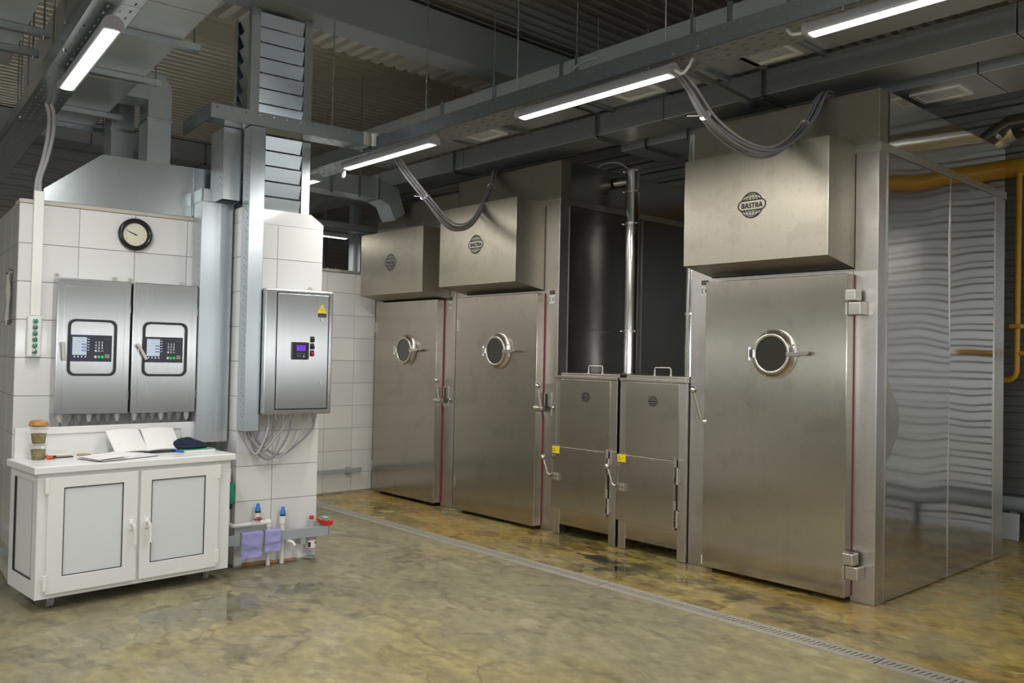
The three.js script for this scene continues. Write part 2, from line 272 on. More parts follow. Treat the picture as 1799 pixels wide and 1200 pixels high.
// ------------------------------------------------------------------ floor
const FX = -6, FZ = -3.3, FS = 8.2;
const wetAt = (x, z) => { // standing water: 1 inside a puddle
  const n = fbm(x * 3.1 + 9, z * 4.2 + 3, 71, 5), n2 = fbm(x * 14, z * 18, 75, 3);
  const strip = z > -0.6 && z < 0.885 ? 0.015 : -0.3;
  const cart = Math.exp(-(((x + 2.5) / 0.5) ** 2 + ((z - 3.1) / 0.75) ** 2)) * 0.5;
  const gens = Math.exp(-(((x + 1.85) / 0.8) ** 2 + ((z - 0.15) / 0.3) ** 2)) * 0.25;
  return sstep(0.555, 0.60, n * 0.82 + n2 * 0.18 + strip + cart + gens - 0.02);
};
const floorColor = dataTex(2048, 2048, (u, v) => {
  const x = FX + u * FS, z = FZ + v * FS, right = sstep(-1.6, 1.2, x - z * 0.2);
  const wx = x + (fbm(x * 2, z * 2, 79, 3) - 0.5) * 0.5, wz = z + (fbm(x * 2 + 9, z * 2, 80, 3) - 0.5) * 0.5;
  const a = fbm(wx * 0.9 + 2, wz * 1.5, 81, 6), b = fbm(wx * 3.4, wz * 7, 87, 5), fine = vnoise(x * 110, z * 110, 93), g2 = fbm(x * 18, z * 26, 95, 4);
  let r = 0.53, g = 0.503, bl = 0.405;
  const t = (a - 0.5) * 0.16 + (b - 0.5) * 0.20 + (g2 - 0.5) * 0.26 + (fine - 0.5) * 0.05;
  r *= 1 + t; g *= 1 + t * 1.0; bl *= 1 + t * 0.92;
  // old smoke liquor that ran off the ovens: yellow to orange, ragged edges, held back by the drain
  const inside = z < 0.885 ? 1 : 0, spill = inside * 0.95 + (1 - inside) * sstep(0.52, 0.66, fbm(wx * 1.1 + 14, wz * 1.6, 101, 5) + right * 0.14 - 0.03) * 0.36;
  const y1 = spill * (0.5 + 0.5 * sstep(0.36, 0.58, fbm(wx * 1.9 + 4, wz * 2.6, 103, 5)));
  r += (0.67 - r) * y1 * 0.75; g += (0.57 - g) * y1 * 0.75; bl += (0.29 - bl) * y1 * 0.85;
  const t2 = ((b - 0.5) * 0.20 + (g2 - 0.5) * 0.34) * y1; r *= 1 + t2; g *= 1 + t2; bl *= 1 + t2;
  const org = inside * sstep(0.44, 0.70, fbm(wx * 2.1 + 31, wz * 3.0 + 7, 107, 5)) * (z > -0.4 ? 1 : 0.2);
  r += (0.58 - r) * org * 0.45; g += (0.43 - g) * org * 0.45; bl += (0.19 - bl) * org * 0.45;
  // brown rust blotches near the right oven
  const rust = Math.exp(-(((x + 0.55) / 0.6) ** 2 + ((z - 0.62) / 0.24) ** 2)) * sstep(0.42, 0.58, fbm(x * 6, z * 9, 109, 4));
  r += (0.31 - r) * rust * 0.75; g += (0.235 - g) * rust * 0.75; bl += (0.16 - bl) * rust * 0.75;
  // soot and grime: thin ragged dark veins, more of them by the ovens
  const near = (inside ? 0.6 : 0.36) * (1 - 0.55 * right), vein = 1 - Math.abs(fbm(wx * 2.2 + 40, wz * 4.2, 113, 5) - 0.5) * 22;
  const dk = clamp(vein) * sstep(0.44, 0.60, fbm(x * 1.8, z * 2.6, 119, 4)) * near;
  const sp = sstep(0.60, 0.74, fbm(x * 8, z * 16, 121, 5)) * 0.6 * near;
  const heap = 0.85 * Math.exp(-(((x + 1.95) / 0.5) ** 2 + ((z - 0.42) / 0.2) ** 2)) * sstep(0.44, 0.58, fbm(x * 4.5, z * 7, 125, 4));
  const k = 1 - clamp(dk * 0.5 + sp * 0.5 + heap * 0.8);
  r *= k; g *= k; bl *= k * 0.97 + 0.01;
  const d = 1 - wetAt(x, z) * 0.14; // wet concrete is darker
  const sc = sstep(0.66, 0.76, fbm(x * 6 + 70, z * 11, 131, 4)) * 0.045; // pale scuffs
  // two tyre marks in the foreground
  const tr = [0, 0.3].reduce((s, o) => s + Math.exp(-((((x + 0.42 + o) + (z - 4.0) * -0.35) / 0.075) ** 2)), 0) * sstep(0.38, 0.54, fbm(x * 9, z * 7, 137, 4)) * sstep(3.2, 3.5, z) * 0.3;
  return [(r + sc) * d * (1 - tr), (g + sc) * d * (1 - tr), (bl + sc) * d * (1 - tr)];
}, true, [1, 1], THREE.MirroredRepeatWrapping);
const floorRough = dataTex(1024, 1024, (u, v) => {
  const x = FX + u * FS, z = FZ + v * FS, w = wetAt(x, z), n = fbm(x * 4, z * 8, 141, 5);
  const r = ((z < 0.885 ? 0.27 : 0.37) + (n - 0.5) * 0.30) * (1 - w) + 0.06 * w; return [r, r, r];
}, false, [1, 1], THREE.MirroredRepeatWrapping);
const floorMat = phy({ map: floorColor, roughnessMap: floorRough, roughness: 1, specularIntensity: 1 });
function floorSlab(x0, x1, y0, y1, z0, z1) {
  const g = bx(x0, x1, y0, y1, z0, z1).toNonIndexed(), p = g.attributes.position, uv = new Float32Array(p.count * 2);
  for (let i = 0; i < p.count; i++) { uv[i * 2] = (p.getX(i) - FX) / FS; uv[i * 2 + 1] = (p.getZ(i) - FZ) / FS; }
  g.setAttribute('uv', new THREE.BufferAttribute(uv, 2)); g.userData.keepUV = true; return g;
}
const RX0 = -10.6, RX1 = 8, RZ0 = -3.35, RZ1 = 9.2, RY = 4.5, DZ0 = 0.885, DZ1 = 1.04;
{
  const f = struct(WORLD, 'floor');
  part(f, 'concrete_slab', [floorSlab(RX0 - 0.2, RX1 + 0.2, -0.2, 0, RZ0 - 0.2, DZ0), floorSlab(RX0 - 0.2, RX1 + 0.2, -0.2, 0, DZ1, RZ1 + 0.2)], floorMat);
  part(f, 'channel_bed', bx(RX0 - 0.2, RX1 + 0.2, -0.22, -0.14, DZ0 - 0.02, DZ1 + 0.02), M.soot);
}
{
  const d = thing(WORLD, 'floor_drain', 'long slotted steel floor drain running in front of the ovens', 'drain', [-1, 0, 0.9625]);
  const mat = std({ color: lin(0.46, 0.43, 0.37), metalness: 0.55, roughness: 0.5 });
  for (let i = 0; i < 10; i++) {
    const x0 = 0.474 + 0.95 * (i - 7.5) + 0.004 - 0.95 * 0.5 + 0.95, L = 0.942, s = shape([[x0, DZ0 + 0.012], [x0 + L, DZ0 + 0.012], [x0 + L, DZ1 - 0.012], [x0, DZ1 - 0.012]]);
    for (let k = 0; k < 31; k++) { const x = x0 + 0.018 + k * 0.03, a = DZ0 + 0.04, b = DZ0 + 0.108, t = 0.012; s.holes.push(path([[x, b], [x + 0.006, b], [x + t + 0.010, a], [x + t - 0.001, a]])); }
    const g = ext(s, 0, 0.004).rotateX(Math.PI / 2).translate(0, 0.003 - (i % 3) * 0.0008, 0);
    part(d, 'grate', g, mat);
  }
  part(d, 'channel_rim', [bx(-7.2, 3.3, -0.02, 0.0035, DZ0 + 0.001, DZ0 + 0.011), bx(-7.2, 3.3, -0.02, 0.0035, DZ1 - 0.011, DZ1 - 0.001)], mat);
}

// ------------------------------------------------------------------ roof, walls
const prof = (n, p, h, t = 0.001) => { // trapezoid sheet, outline closed, starts at 0
  const a = []; for (let i = 0; i < n; i++) { const x = i * p; a.push([x, 0], [x + p * 0.50, 0], [x + p * 0.60, h], [x + p * 0.90, h]); } a.push([n * p, 0]);
  const b = a.map(([x, y]) => [x, y + t]).reverse(); return [...a, ...b];
};
// ribs running along z, laid across x from x0
const deckZ = (x0, n, p, h, y, z0, z1) => ext(shape(prof(n, p, h, 0.002)), z0, z1).translate(x0, y, 0);
const deckX = (z0, n, p, h, y, x0, x1) => ext(shape(prof(n, p, h, 0.002)), x0, x1).rotateY(Math.PI / 2).translate(0, y, z0 + n * p);
{
  const c = struct(WORLD, 'ceiling');
  for (let i = 0; i < 12; i++) part(c, 'deck_sheet', deckZ(-3.42 + i * 1.0, 8, 0.125, 0.05, RY - 0.05, RZ0, RZ1), M.deckDark);
  for (let i = 0; i < 7; i++) part(c, 'deck_sheet', deckZ(-10.42 + i * 1.0, 8, 0.125, 0.05, RY - 0.02, RZ0, RZ1), M.deckLit);
  for (let i = 0; i < 6; i++) part(c, 'soffit_sheet', deckX(-1.75 + i * 0.945, 7, 0.135, 0.05, 4.26, -4.30, -3.3), M.soffit);
  part(c, 'roof_slab', bx(RX0 - 0.2, RX1 + 0.2, RY + 0.06, RY + 0.2, RZ0 - 0.2, RZ1 + 0.2), M.dark);
  const b = struct(WORLD, 'trim_1'); b.userData.label = 'dark steel roof beam over the slatted column';
  part(b, 'flange', [bx(-3.47, -3.19, 4.05, 4.075, RZ0, RZ1), bx(-3.47, -3.19, 4.38, 4.4, RZ0, RZ1)], M.beam); part(b, 'web', bx(-3.4, -3.2, 4.06, 4.39, RZ0, RZ1), M.beam);
}
const claddingX = (x0, x1, z, y0, n, p, h) => ext(shape(prof(n, p, h, 0.003)), x0, x1).rotateY(Math.PI / 2).rotateX(0).applyMatrix4(new THREE.Matrix4().set(1, 0, 0, 0, 0, 0, -1, y0, 0, 1, 0, z, 0, 0, 0, 1)); // ribs along x on a wall facing +z
{
  const w = struct(WORLD, 'wall_back');
  for (let i = 0; i < 5; i++) part(w, 'cladding_panel', claddingX(RX0, RX1, RZ0, i * 0.9 - 0.01, 6, 0.15, 0.03).translate(0, -0.0, 0), M.clad);
  part(w, 'wall_core', bx(RX0 - 0.2, RX1 + 0.2, 0, RY + 0.1, RZ0 - 0.2, RZ0), M.clad);
  const l = struct(WORLD, 'wall_left_far');
  const turn = new THREE.Matrix4().makeRotationY(Math.PI / 2);
  for (let i = 0; i < 5; i++) part(l, 'cladding_panel', claddingX(-RZ1, -RZ0, 0, i * 0.9 - 0.01, 6, 0.15, 0.03).applyMatrix4(turn).translate(RX0, 0, 0), M.cladLight);
  part(l, 'wall_core', bx(RX0 - 0.2, RX0, 0, RY + 0.1, RZ0 - 0.2, RZ1 + 0.2), M.cladLight);
}
// the walls behind the camera: cladding above and below a ribbon of windows
function windowWall(name, f, x0, x1, openings, light) {
  const w = struct(f, name), y0 = 1.40, y1 = 1.90;
  part(w, 'wall_core', [bx(x0, x1, 0, y0, -0.2, 0), bx(x0, x1, y1, RY + 0.1, -0.2, 0), ...openings.slice(0, -1).map((o, i) => bx(o[1], openings[i + 1][0], y0, y1, -0.2, 0)), bx(x0, openings[0][0], y0, y1, -0.2, 0), bx(openings[openings.length - 1][1], x1, y0, y1, -0.2, 0)], M.cladLight);
  for (const [a, b] of openings) {
    const win = struct(f, 'window_' + (windows += 1), [(a + b) / 2, y0, 0]);
    part(win, 'window_frame', [bx(a, b, y0, y0 + 0.05, -0.12, 0.01), bx(a, b, y1 - 0.05, y1, -0.12, 0.01), ...Array.from({ length: Math.round((b - a) / 0.5) + 1 }, (_, i) => { const x = Math.min(b - 0.05, Math.max(a, a + i * (b - a) / Math.round((b - a) / 0.5) - 0.025)); return bx(x, x + 0.05, y0, y1, -0.12, 0.008); })], M.pvc);
    part(win, 'window_glow', bx(a, b, y0, y1, -0.15, -0.13), std({ color: 0x000000, emissive: SKY_COLOR, emissiveIntensity: light * 0.5 }));
    const L = new THREE.RectAreaLight(SKY_COLOR, light, b - a - 0.06, y1 - y0 - 0.06); L.name = 'window_daylight';
    L.position.copy(place(f, (a + b) / 2, (y0 + y1) / 2, -0.06)); L.rotation.y = f.a + Math.PI; scene.add(L);
  }
}
let windows = 0;
windowWall('wall_right', { o: V3(RX1, 0, 0), a: -Math.PI / 2 }, RZ0 - 0.2, RZ1 + 0.2, [[-2.2, -0.2], [0.3, 1.8], [2.3, 3.8], [6.0, 8.6]], WINDOW);
windowWall('wall_front', { o: V3(0, 0, RZ1), a: Math.PI }, -RX1 - 0.2, -RX0 + 0.2, [[-7.6, -5.0], [-4.0, -1.4], [-0.4, 2.2]], WINDOW * 1.5);

// tiles of 35.4 x 25 cm, courses at 0.215 + k * 0.25; local x along the wall, tile face at z
const tileShapes = {};
function tiles(parent, f, xs, yTop, z, flip) {
  const ys = [0.012, 0.215]; for (let y = 0.465; y < yTop - 0.02; y += 0.25) ys.push(y); ys.push(yTop);
  for (let j = 0; j + 1 < ys.length; j++) for (let i = 0; i + 1 < xs.length; i++) {
    const w = Math.abs(xs[i + 1] - xs[i]) - 0.004, h = ys[j + 1] - ys[j] - 0.004, key = w.toFixed(3) + h.toFixed(3);
    const g = tileShapes[key] = tileShapes[key] || fin(bx(-w / 2, w / 2, -h / 2, h / 2, -0.008, 0, 0.0015));
    const m = new THREE.Mesh(g, [M.tile, M.tile, M.tile2, M.tile3][Math.floor(rnd() * 4)]); m.name = 'tile'; m.castShadow = m.receiveShadow = true;
    const o = origin.get(parent), c = flip ? V3(z, (ys[j] + ys[j + 1]) / 2, (xs[i] + xs[i + 1]) / 2) : V3((xs[i] + xs[i + 1]) / 2, (ys[j] + ys[j + 1]) / 2, z);
    m.position.copy(c.sub(o)); m.rotation.y = flip || 0; m.rotation.x = (rnd() - 0.5) * 0.0024; m.rotation.z = 0; parent.add(m);
  }
}
{ // the tiled booth on the left
  const w = struct(BLOCK, 'wall_left');
  part(w, 'grout_bed', [bx(0.006, 1.9, 0, 2.474, -2.6, -0.006), bx(0.006, 1.9, 2.474, 2.50, -2.6, -0.01)], M.grout);
  tiles(w, BLOCK, [0, 0.354, 0.708, 1.062, 1.416], 2.476, 0.002);
  tiles(w, BLOCK, [0, -0.354, -0.708, -1.062, -1.416, -1.77, -2.124, -2.478], 2.476, -0.002, -Math.PI / 2);
  part(w, 'coping', [bx(-0.004, 1.4, 2.478, 2.505, -0.2, 0.003, 0.004)], M.mortar);
}
{ // tiled foot of the column
  const w = struct(BLOCK, 'wall_column', [1.65, 0, 0.2]);
  part(w, 'grout_bed', bx(1.350, 1.955, 0, 2.49, -0.05, 0.343), M.grout);
  tiles(w, BLOCK, [1.344, 1.607, 1.961], 2.465, 0.35);
  tiles(w, BLOCK, [0.35, 0.175, -0.02], 2.465, 1.344, -Math.PI / 2);
  tiles(w, BLOCK, [0.35, 0.0], 2.465, 1.961, Math.PI / 2);
  part(w, 'mortar_cap', ext(shape([[1.344, 2.465], [1.961, 2.465], [1.961, 2.50], [1.86, 2.57], [1.344, 2.57]]), -0.05, 0.35), M.tile2);
  part(w, 'broken_plaster', [bx(1.40, 1.62, 0, 0.03, 0.345, 0.365, 0.008), bx(1.60, 1.80, 0, 0.022, 0.345, 0.37, 0.008)], std({ color: lin(0.36, 0.2, 0.11), roughness: 0.95 }));
}
{ // tiled wall at the far end with an opening above it
  const w = struct(WORLD, 'wall_far');
  part(w, 'grout_bed', bx(-5.98, -5.822, 0, 2.44, -0.2, 2.6), M.grout);
  tiles(w, WORLD, [2.396, 2.042, 1.688, 1.334, 0.98, 0.626, 0.272, 0.0], 2.44, -5.815, Math.PI / 2);
  const s = struct(WORLD, 'trim_2'); part(s, 'sill', bx(-6.0, -5.795, 2.44, 2.47, -0.2, 2.6, 0.004), M.galvBright);
}
// ------------------------------------------------------------------ lamps
function lampBody(t) {
  const outer = [], r = 0.046;
  for (let i = 0; i <= 20; i++) { const a = -0.35 + (Math.PI + 0.7) * i / 20; outer.push([Math.cos(a) * r, Math.sin(a) * r]); }
  part(t, 'housing', extX(outer, -0.57, 0.57), M.lampBody);
  const len = []; for (let i = 0; i <= 8; i++) { const a = Math.PI + 0.0 + Math.PI * i / 8; len.push([Math.cos(a) * 0.036, -0.012 + Math.sin(a) * 0.011]); }
  part(t, 'lens', extX(len, -0.565, 0.565), std({ color: 0xffffff, emissive: LAMP_COLOR, emissiveIntensity: 7, roughness: 0.4 }));
  for (const s of [-1, 1]) {
    part(t, 'end_cap', extX(outer.map(([z, y]) => [z * 1.04, y * 1.04]), s > 0 ? 0.57 : -0.592, s > 0 ? 0.592 : -0.57), M.cableLight);
    part(t, 'hanger_clip', [cyl([s * 0.42, 0.04, 0], [s * 0.42, 0.07, 0], 0.004, 6), bx(s * 0.42 - 0.015, s * 0.42 + 0.015, 0.044, 0.049, -0.02, 0.02)], M.galvBright);
  }
  const L = new THREE.RectAreaLight(LAMP_COLOR, LAMP, 1.12, 0.06); L.name = 'lamp_light'; L.position.set(0, -0.026, 0); L.rotation.x = -Math.PI / 2; t.add(L);
}
const LAMP_GROUP = 'linear LED battens under the cable trays';
const lamp0 = thing(BLOCK, 'batten_lamp', 'glowing batten lamp under the left cable tray, above the galvanised hood', 'lamp', [0, 0, 0], LAMP_GROUP);
lampBody(lamp0);
function lampAt(f, at, turn, text, first) {
  const l = first ? lamp0 : lamp0.clone(); if (!first) { l.name = numbered('batten_lamp'); scene.add(l); }
  l.position.copy(place(f, ...at)); l.rotation.y = f.a + turn; l.userData = { label: text, category: 'lamp', group: LAMP_GROUP };
}
const LY = 3.025, LZ = 1.82;
lampAt(BLOCK, [0.10, LY, 1.52], Math.PI / 2, 'glowing batten lamp under the left cable tray, above the galvanised hood', true);
lampAt(WORLD, [-2.89, LY, LZ], 0, 'glowing batten lamp right of the slatted column, ahead of the middle oven');
lampAt(WORLD, [-0.83, LY, LZ], 0, 'glowing batten lamp in the top centre, ahead of the largest oven');
lampAt(WORLD, [1.09, LY, LZ], 0, 'glowing batten lamp running out of the top right edge');
lampAt(WORLD, [-4.63, LY, LZ - 0.06], 0, 'glowing batten lamp half hidden behind the slatted column');
lampAt(WORLD, [-6.5, 2.945, 0.57], Math.PI / 2, 'small far batten lamp in the dark opening above the tiled wall');
lampAt(WORLD, [2.8, LY, -1.3], 0, 'glowing batten lamp lighting the back wall right of the largest oven');
lampAt(WORLD, [-5.2, LY, 6.5], 0, 'added unseen batten lamp left of the frame, brightening the left flank of the booth');  // added lamp out of view, there to brighten the booth flank
lampAt(BLOCK, [0.10, LY, 3.5], Math.PI / 2, 'glowing batten lamp above the frame on the left tray, nearest the camera');
for (const [i, x] of [-1.0, 1.9].entries()) lampAt(WORLD, [x, 3.025, 6.6], 0, `glowing batten lamp behind the camera, ${['first', 'second'][i]} from the booth`);

// ------------------------------------------------------------------ cable trays
// one 1 m length of perforated tray along x, open at the top; w across z, h high
function trayLength(L, w, h, full = true) {
  const base = shape([[0, 0], [L, 0], [L, w], [0, w]]), rows = full ? [0.16, 0.36, 0.64, 0.84] : [0.5];
  rows.forEach((r, k) => { for (let x = 0.05 + (k % 2) * 0.03; x < L - 0.05; x += 0.1) base.holes.push(path([[x, w * r - 0.004], [x + 0.035, w * r - 0.004], [x + 0.035, w * r + 0.004], [x, w * r + 0.004]])); });
  const out = [ext(base, 0, 0.0015).rotateX(-Math.PI / 2).translate(0, 0, w)];
  const side = shape([[0, 0], [L, 0], [L, h], [0, h]]);
  for (const [y, off] of [[0.22, 0.05], [0.78, 0.0]]) for (let x = 0.03 + off; x < L - 0.02; x += 0.1) side.holes.push(path([[x, h * y - 0.0045], [x + 0.009, h * y - 0.0045], [x + 0.009, h * y + 0.0045], [x, h * y + 0.0045]]));
  for (const z of [0, w - 0.0015]) out.push(ext(side, z, z + 0.0015));
  for (const z of [0.002, w - 0.014]) out.push(bx(0, L, h - 0.002, h, z, z + 0.012));
  return mergeGeometries(out.map(fin));
}
const copyOf = (g, m) => { const c = g.clone().applyMatrix4(m); c.userData.done = true; return c; };
const shift = (x, y, z) => new THREE.Matrix4().makeTranslation(x, y, z);
const TY = 3.10, TZ0 = 1.57, TZ1 = 1.81;
{
  const t = thing(WORLD, 'cable_tray', 'long perforated galvanised cable tray crossing the picture to the top right', 'cable tray', [-2, TY, 1.69]);
  const one = trayLength(1, TZ1 - TZ0, 0.1);
  for (let i = 0; i < 5; i++) part(t, 'tray_length', [0, 1, 2].map((k) => copyOf(one, shift(-9.2 + i * 3.004 + k, TY, TZ0))), M.tray);
  for (let i = 1; i < 5; i++) part(t, 'splice_plate', [bx(-9.2 + i * 3.004 - 0.1, -9.2 + i * 3.004 + 0.1, TY + 0.015, TY + 0.085, TZ1, TZ1 + 0.002), ...[-0.08, 0.08].map((k) => cyl([-9.2 + i * 3.004 + k, TY + 0.03, TZ1 + 0.002], [-9.2 + i * 3.004 + k, TY + 0.03, TZ1 + 0.008], 0.008, 8))], M.galvBright);
  const t2 = thing(BLOCK, 'cable_tray', 'short perforated tray wrapped round the slatted column with a curved joint', 'cable tray', [1.7, 3.125, 0.4]);
  part(t2, 'tray_length', [0, 0.6].map((k) => copyOf(trayLength(0.6, 0.17, 0.1), shift(1.06 + k, 3.125, 0.335))), M.galvBright);
  const arc = []; for (let i = 0; i <= 12; i++) { const a = Math.PI / 2 * i / 12; arc.push([2.20 + Math.sin(a) * 0.16, 0.507 + 0.16 - Math.cos(a) * 0.16]); }
  const back = arc.map(([x, z]) => [x, z]).reverse().map(([x, z]) => [x + 0.001, z - 0.002]);
  part(t2, 'curved_joint', extY([...arc, ...back], 3.125, 3.225), M.chrome);
  part(t2, 'end_plate', bx(1.052, 1.062, 3.125, 3.225, -0.15, 0.505), M.galvBright);
  const t3 = thing(BLOCK, 'cable_tray', 'perforated cable tray running over the booth from the upper left', 'cable tray', [0.1, TY, 1]);
  const turn = new THREE.Matrix4().makeRotationY(Math.PI / 2);
  const two = copyOf(trayLength(1, 0.2, 0.1), turn); // now along -z, x 0..0.2
  for (let i = 0; i < 3; i++) part(t3, 'tray_length', [0, 1, 2].map((k) => copyOf(two, shift(0.0, TY, 5.2 - i * 3.004 - k))), M.galvBright);
}
// threaded rods that carry the trays
let rodN = 0;
for (const [x, y, text] of [[-2.62, TY, 'thin threaded rod hanging the main tray, first right of the slatted column'], [-1.62, TY, 'thin threaded rod hanging the main tray above the middle lamp'], [-0.42, TY, 'thin threaded rod hanging the main tray near the right lamp'], [-4.45, TY, 'thin threaded rod hanging the far part of the main tray']]) {
  const r = thing(WORLD, 'threaded_rod', text, 'rod', [x, y, TZ0 + 0.1]);
  part(r, 'rod', cyl([x, y + 0.004, TZ0 + 0.1], [x, RY - 0.046, TZ0 + 0.1], 0.0045, 6), M.galvBright);
  part(r, 'nut', cyl([x, y - 0.008, TZ0 + 0.1], [x, y + 0.003, TZ0 + 0.1], 0.011, 6), M.galvBright);
}
for (const [s, n, y, text] of [[1.98, 0.42, 3.13, 'thin threaded rod hanging the short tray beside the slatted column'], [0.02, 1.35, TY, 'thin threaded rod hanging the upper left tray beside its lamp'], [0.02, -0.3, TY, 'thin threaded rod hanging the upper left tray above the grey cables']]) {
  const r = thing(BLOCK, 'threaded_rod', text, 'rod', [s, y, n]);
  part(r, 'rod', cyl([s, y + 0.004, n], [s, RY - 0.046, n], 0.0045, 6), M.galvBright);
  part(r, 'nut', cyl([s, y - 0.008, n], [s, y + 0.003, n], 0.011, 6), M.galvBright);
}

// ------------------------------------------------------------------ air ducts
function grille(t, x0, x1, y, z0, z1) {
  const g = part(t, 'air_grille', ext((() => { const s = shape([[x0, -z1], [x1, -z1], [x1, -z0], [x0, -z0]]); s.holes.push(path([[x0 + 0.03, -z1 + 0.03], [x1 - 0.03, -z1 + 0.03], [x1 - 0.03, -z0 - 0.03], [x0 + 0.03, -z0 - 0.03]])); return s; })(), 0, 0.012).rotateX(-Math.PI / 2).translate(0, y - 0.012, 0), M.whitePlastic, 'white louvred grille');
  const n = 7, sl = [];
  for (let k = 0; k < n; k++) { const z = z0 + 0.04 + (z1 - z0 - 0.08) * (k + 0.5) / n; sl.push(bx(x0 + 0.03, x1 - 0.03, -0.0015, 0.0015, -0.013, 0.013).rotateX(0.5).translate(0, y - 0.004, z)); }
  sl.forEach((s) => part(g, 'louvre', s, M.whitePlastic));
}
const strap = (t, x, y0, y1, z, z1) => part(t, 'hanger_strap', [bx(x - 0.012, x + 0.012, y0 - 0.02, y1 + 0.02, z, z + 0.018), bx(x - 0.012, x + 0.012, y0 - 0.03, y0 - 0.008, z1 - 0.03, z + 0.018), cyl([x, y1, z + 0.012], [x, RY - 0.045, z + 0.012], 0.005, 6)], M.galvBright);
{
  const a = thing(WORLD, 'air_duct', 'flat rectangular supply duct with white grilles above the main cable tray', 'duct', [-1.5, 3.5, 0.56]);
  parts(a, 'duct_body', [[-5.1, -3.62], [-3.61, -2.12], [-2.11, -0.62], [-0.61, 0.88], [0.89, 2.4]].map(([p, q]) => bx(p, q, 3.5, 3.8, 0.37, 0.76, 0.004)), M.galv);
  parts(a, 'duct_flange', [-3.615, -2.115, -0.615, 0.885].map((x) => bx(x - 0.02, x + 0.02, 3.488, 3.815, 0.355, 0.775)), M.galvBright);
  for (const [p, q] of [[-3.45, -3.10], [-1.72, -1.38], [-0.63, -0.29], [0.95, 1.3]]) grille(a, p, q, 3.5, 0.43, 0.67);
  for (const x of [-2.9, -1.95, -0.9, -0.2]) strap(a, x, 3.5, 3.8, 0.765, 0.37);
  const b = thing(WORLD, 'air_duct', 'long flat duct running just above the oven fronts', 'duct', [-3, 3.42, -0.1]);
  parts(b, 'duct_body', [[-9.2, -6.7], [-6.69, -4.2], [-4.19, -1.7], [-1.69, 0.8], [0.81, 3.2]].map(([p, q]) => bx(p, q, 3.42, 3.60, -0.28, 0.055, 0.004)), M.galv);
  for (const x of [-4.32, -2.38, -0.80]) strap(b, x, 3.42, 3.6, 0.06, -0.28);
  const c = thing(WORLD, 'air_duct', 'rear duct over the oven roofs with a single white grille', 'duct', [0, 3.42, -0.8]);
  parts(c, 'duct_body', [bx(-2.6, 0.4, 3.42, 3.72, -1.05, -0.5, 0.004), bx(0.41, 3.4, 3.42, 3.72, -1.05, -0.5, 0.004)], M.galv);
  grille(c, -0.09, 0.24, 3.42, -0.89, -0.64);
  for (const x of [-2.3, -1.85]) strap(c, x, 3.42, 3.72, -0.495, -1.05);
  const d = thing(WORLD, 'support_strut', 'dark steel channel strut sloping from the tray to the duct over the ovens', 'strut', [-0.8, 3.25, 0.5]);
  part(d, 'channel', [orient(new THREE.BoxGeometry(0.04, 1.54, 0.03), V3(-0.62, 3.29, 1.45), V3(-0.93, 3.395, -0.06))], M.tray);
}
// ------------------------------------------------------------------ smoking ovens
const logo = (t, x, y, z, w) => part(t, 'printed_logo', sheet(x - w / 2, x + w / 2, y - w * 0.43, y + w * 0.43, z + 0.0012), print(logoTex), 'dark printed globe emblem lettered BASTRA');
// thin sheet whose surface is not quite flat, facing +x
function wavySheet(x, y0, y1, z0, z1, amp, s) {
  const g = new THREE.PlaneGeometry(z1 - z0, y1 - y0, 40, 120), p = g.attributes.position;
  for (let i = 0; i < p.count; i++) { const u = p.getX(i), v = p.getY(i); p.setZ(i, amp * ((vnoise(u * 1.1 + s, v * 0.9 + s, 201 + s) - 0.5) + (vnoise(u * 2.3 + s, v * 2.1, 207 + s) - 0.5) * 0.22)); }
  g.computeVertexNormals(); return g.rotateY(Math.PI / 2).translate(x, (y0 + y1) / 2, (z0 + z1) / 2);
}
function porthole(door, x, y, z) {
  const p = part(door, 'porthole', lathe([[0.118, 0.0], [0.172, 0.0], [0.172, 0.008], [0.145, 0.012], [0.142, 0.045], [0.136, 0.052], [0.122, 0.052], [0.118, 0.045]].map(([r, h]) => [r, h]), [x, y, z], 48, 'z'), M.steelPlain, 'bolted round porthole ring');
  part(door, 'porthole_glass', cyl([x, y, z + 0.036], [x, y, z + 0.042], 0.119, 40), M.glassDark);
  part(door, 'viewing_tube', [lathe([[0.0, 0.004], [0.117, 0.004], [0.117, 0.034]], [x, y, z], 40, 'z')], M.soot);
  parts(door, 'porthole_bolt', Array.from({ length: 8 }, (_, i) => { const a = (i + 0.5) * Math.PI / 4; return cyl([x + Math.cos(a) * 0.159, y + Math.sin(a) * 0.159, z + 0.006], [x + Math.cos(a) * 0.159, y + Math.sin(a) * 0.159, z + 0.015], 0.007, 6); }), M.steelPlain);
  part(door, 'porthole_hinge', [bx(x - 0.175, x - 0.125, y - 0.03, y + 0.03, z + 0.005, z + 0.06, 0.006), cyl([x - 0.165, y - 0.045, z + 0.05], [x - 0.165, y + 0.045, z + 0.05], 0.011, 10)], M.chrome);
  part(door, 'porthole_catch', [bx(x + 0.12, x + 0.18, y - 0.02, y + 0.012, z + 0.02, z + 0.065, 0.006), ext(shape([[x + 0.15, y - 0.016], [x + 0.27, y - 0.008], [x + 0.285, y + 0.004], [x + 0.275, y + 0.02], [x + 0.255, y + 0.016], [x + 0.15, y + 0.008]]), z + 0.058, z + 0.066, 0.001)], M.steelPlain);
}
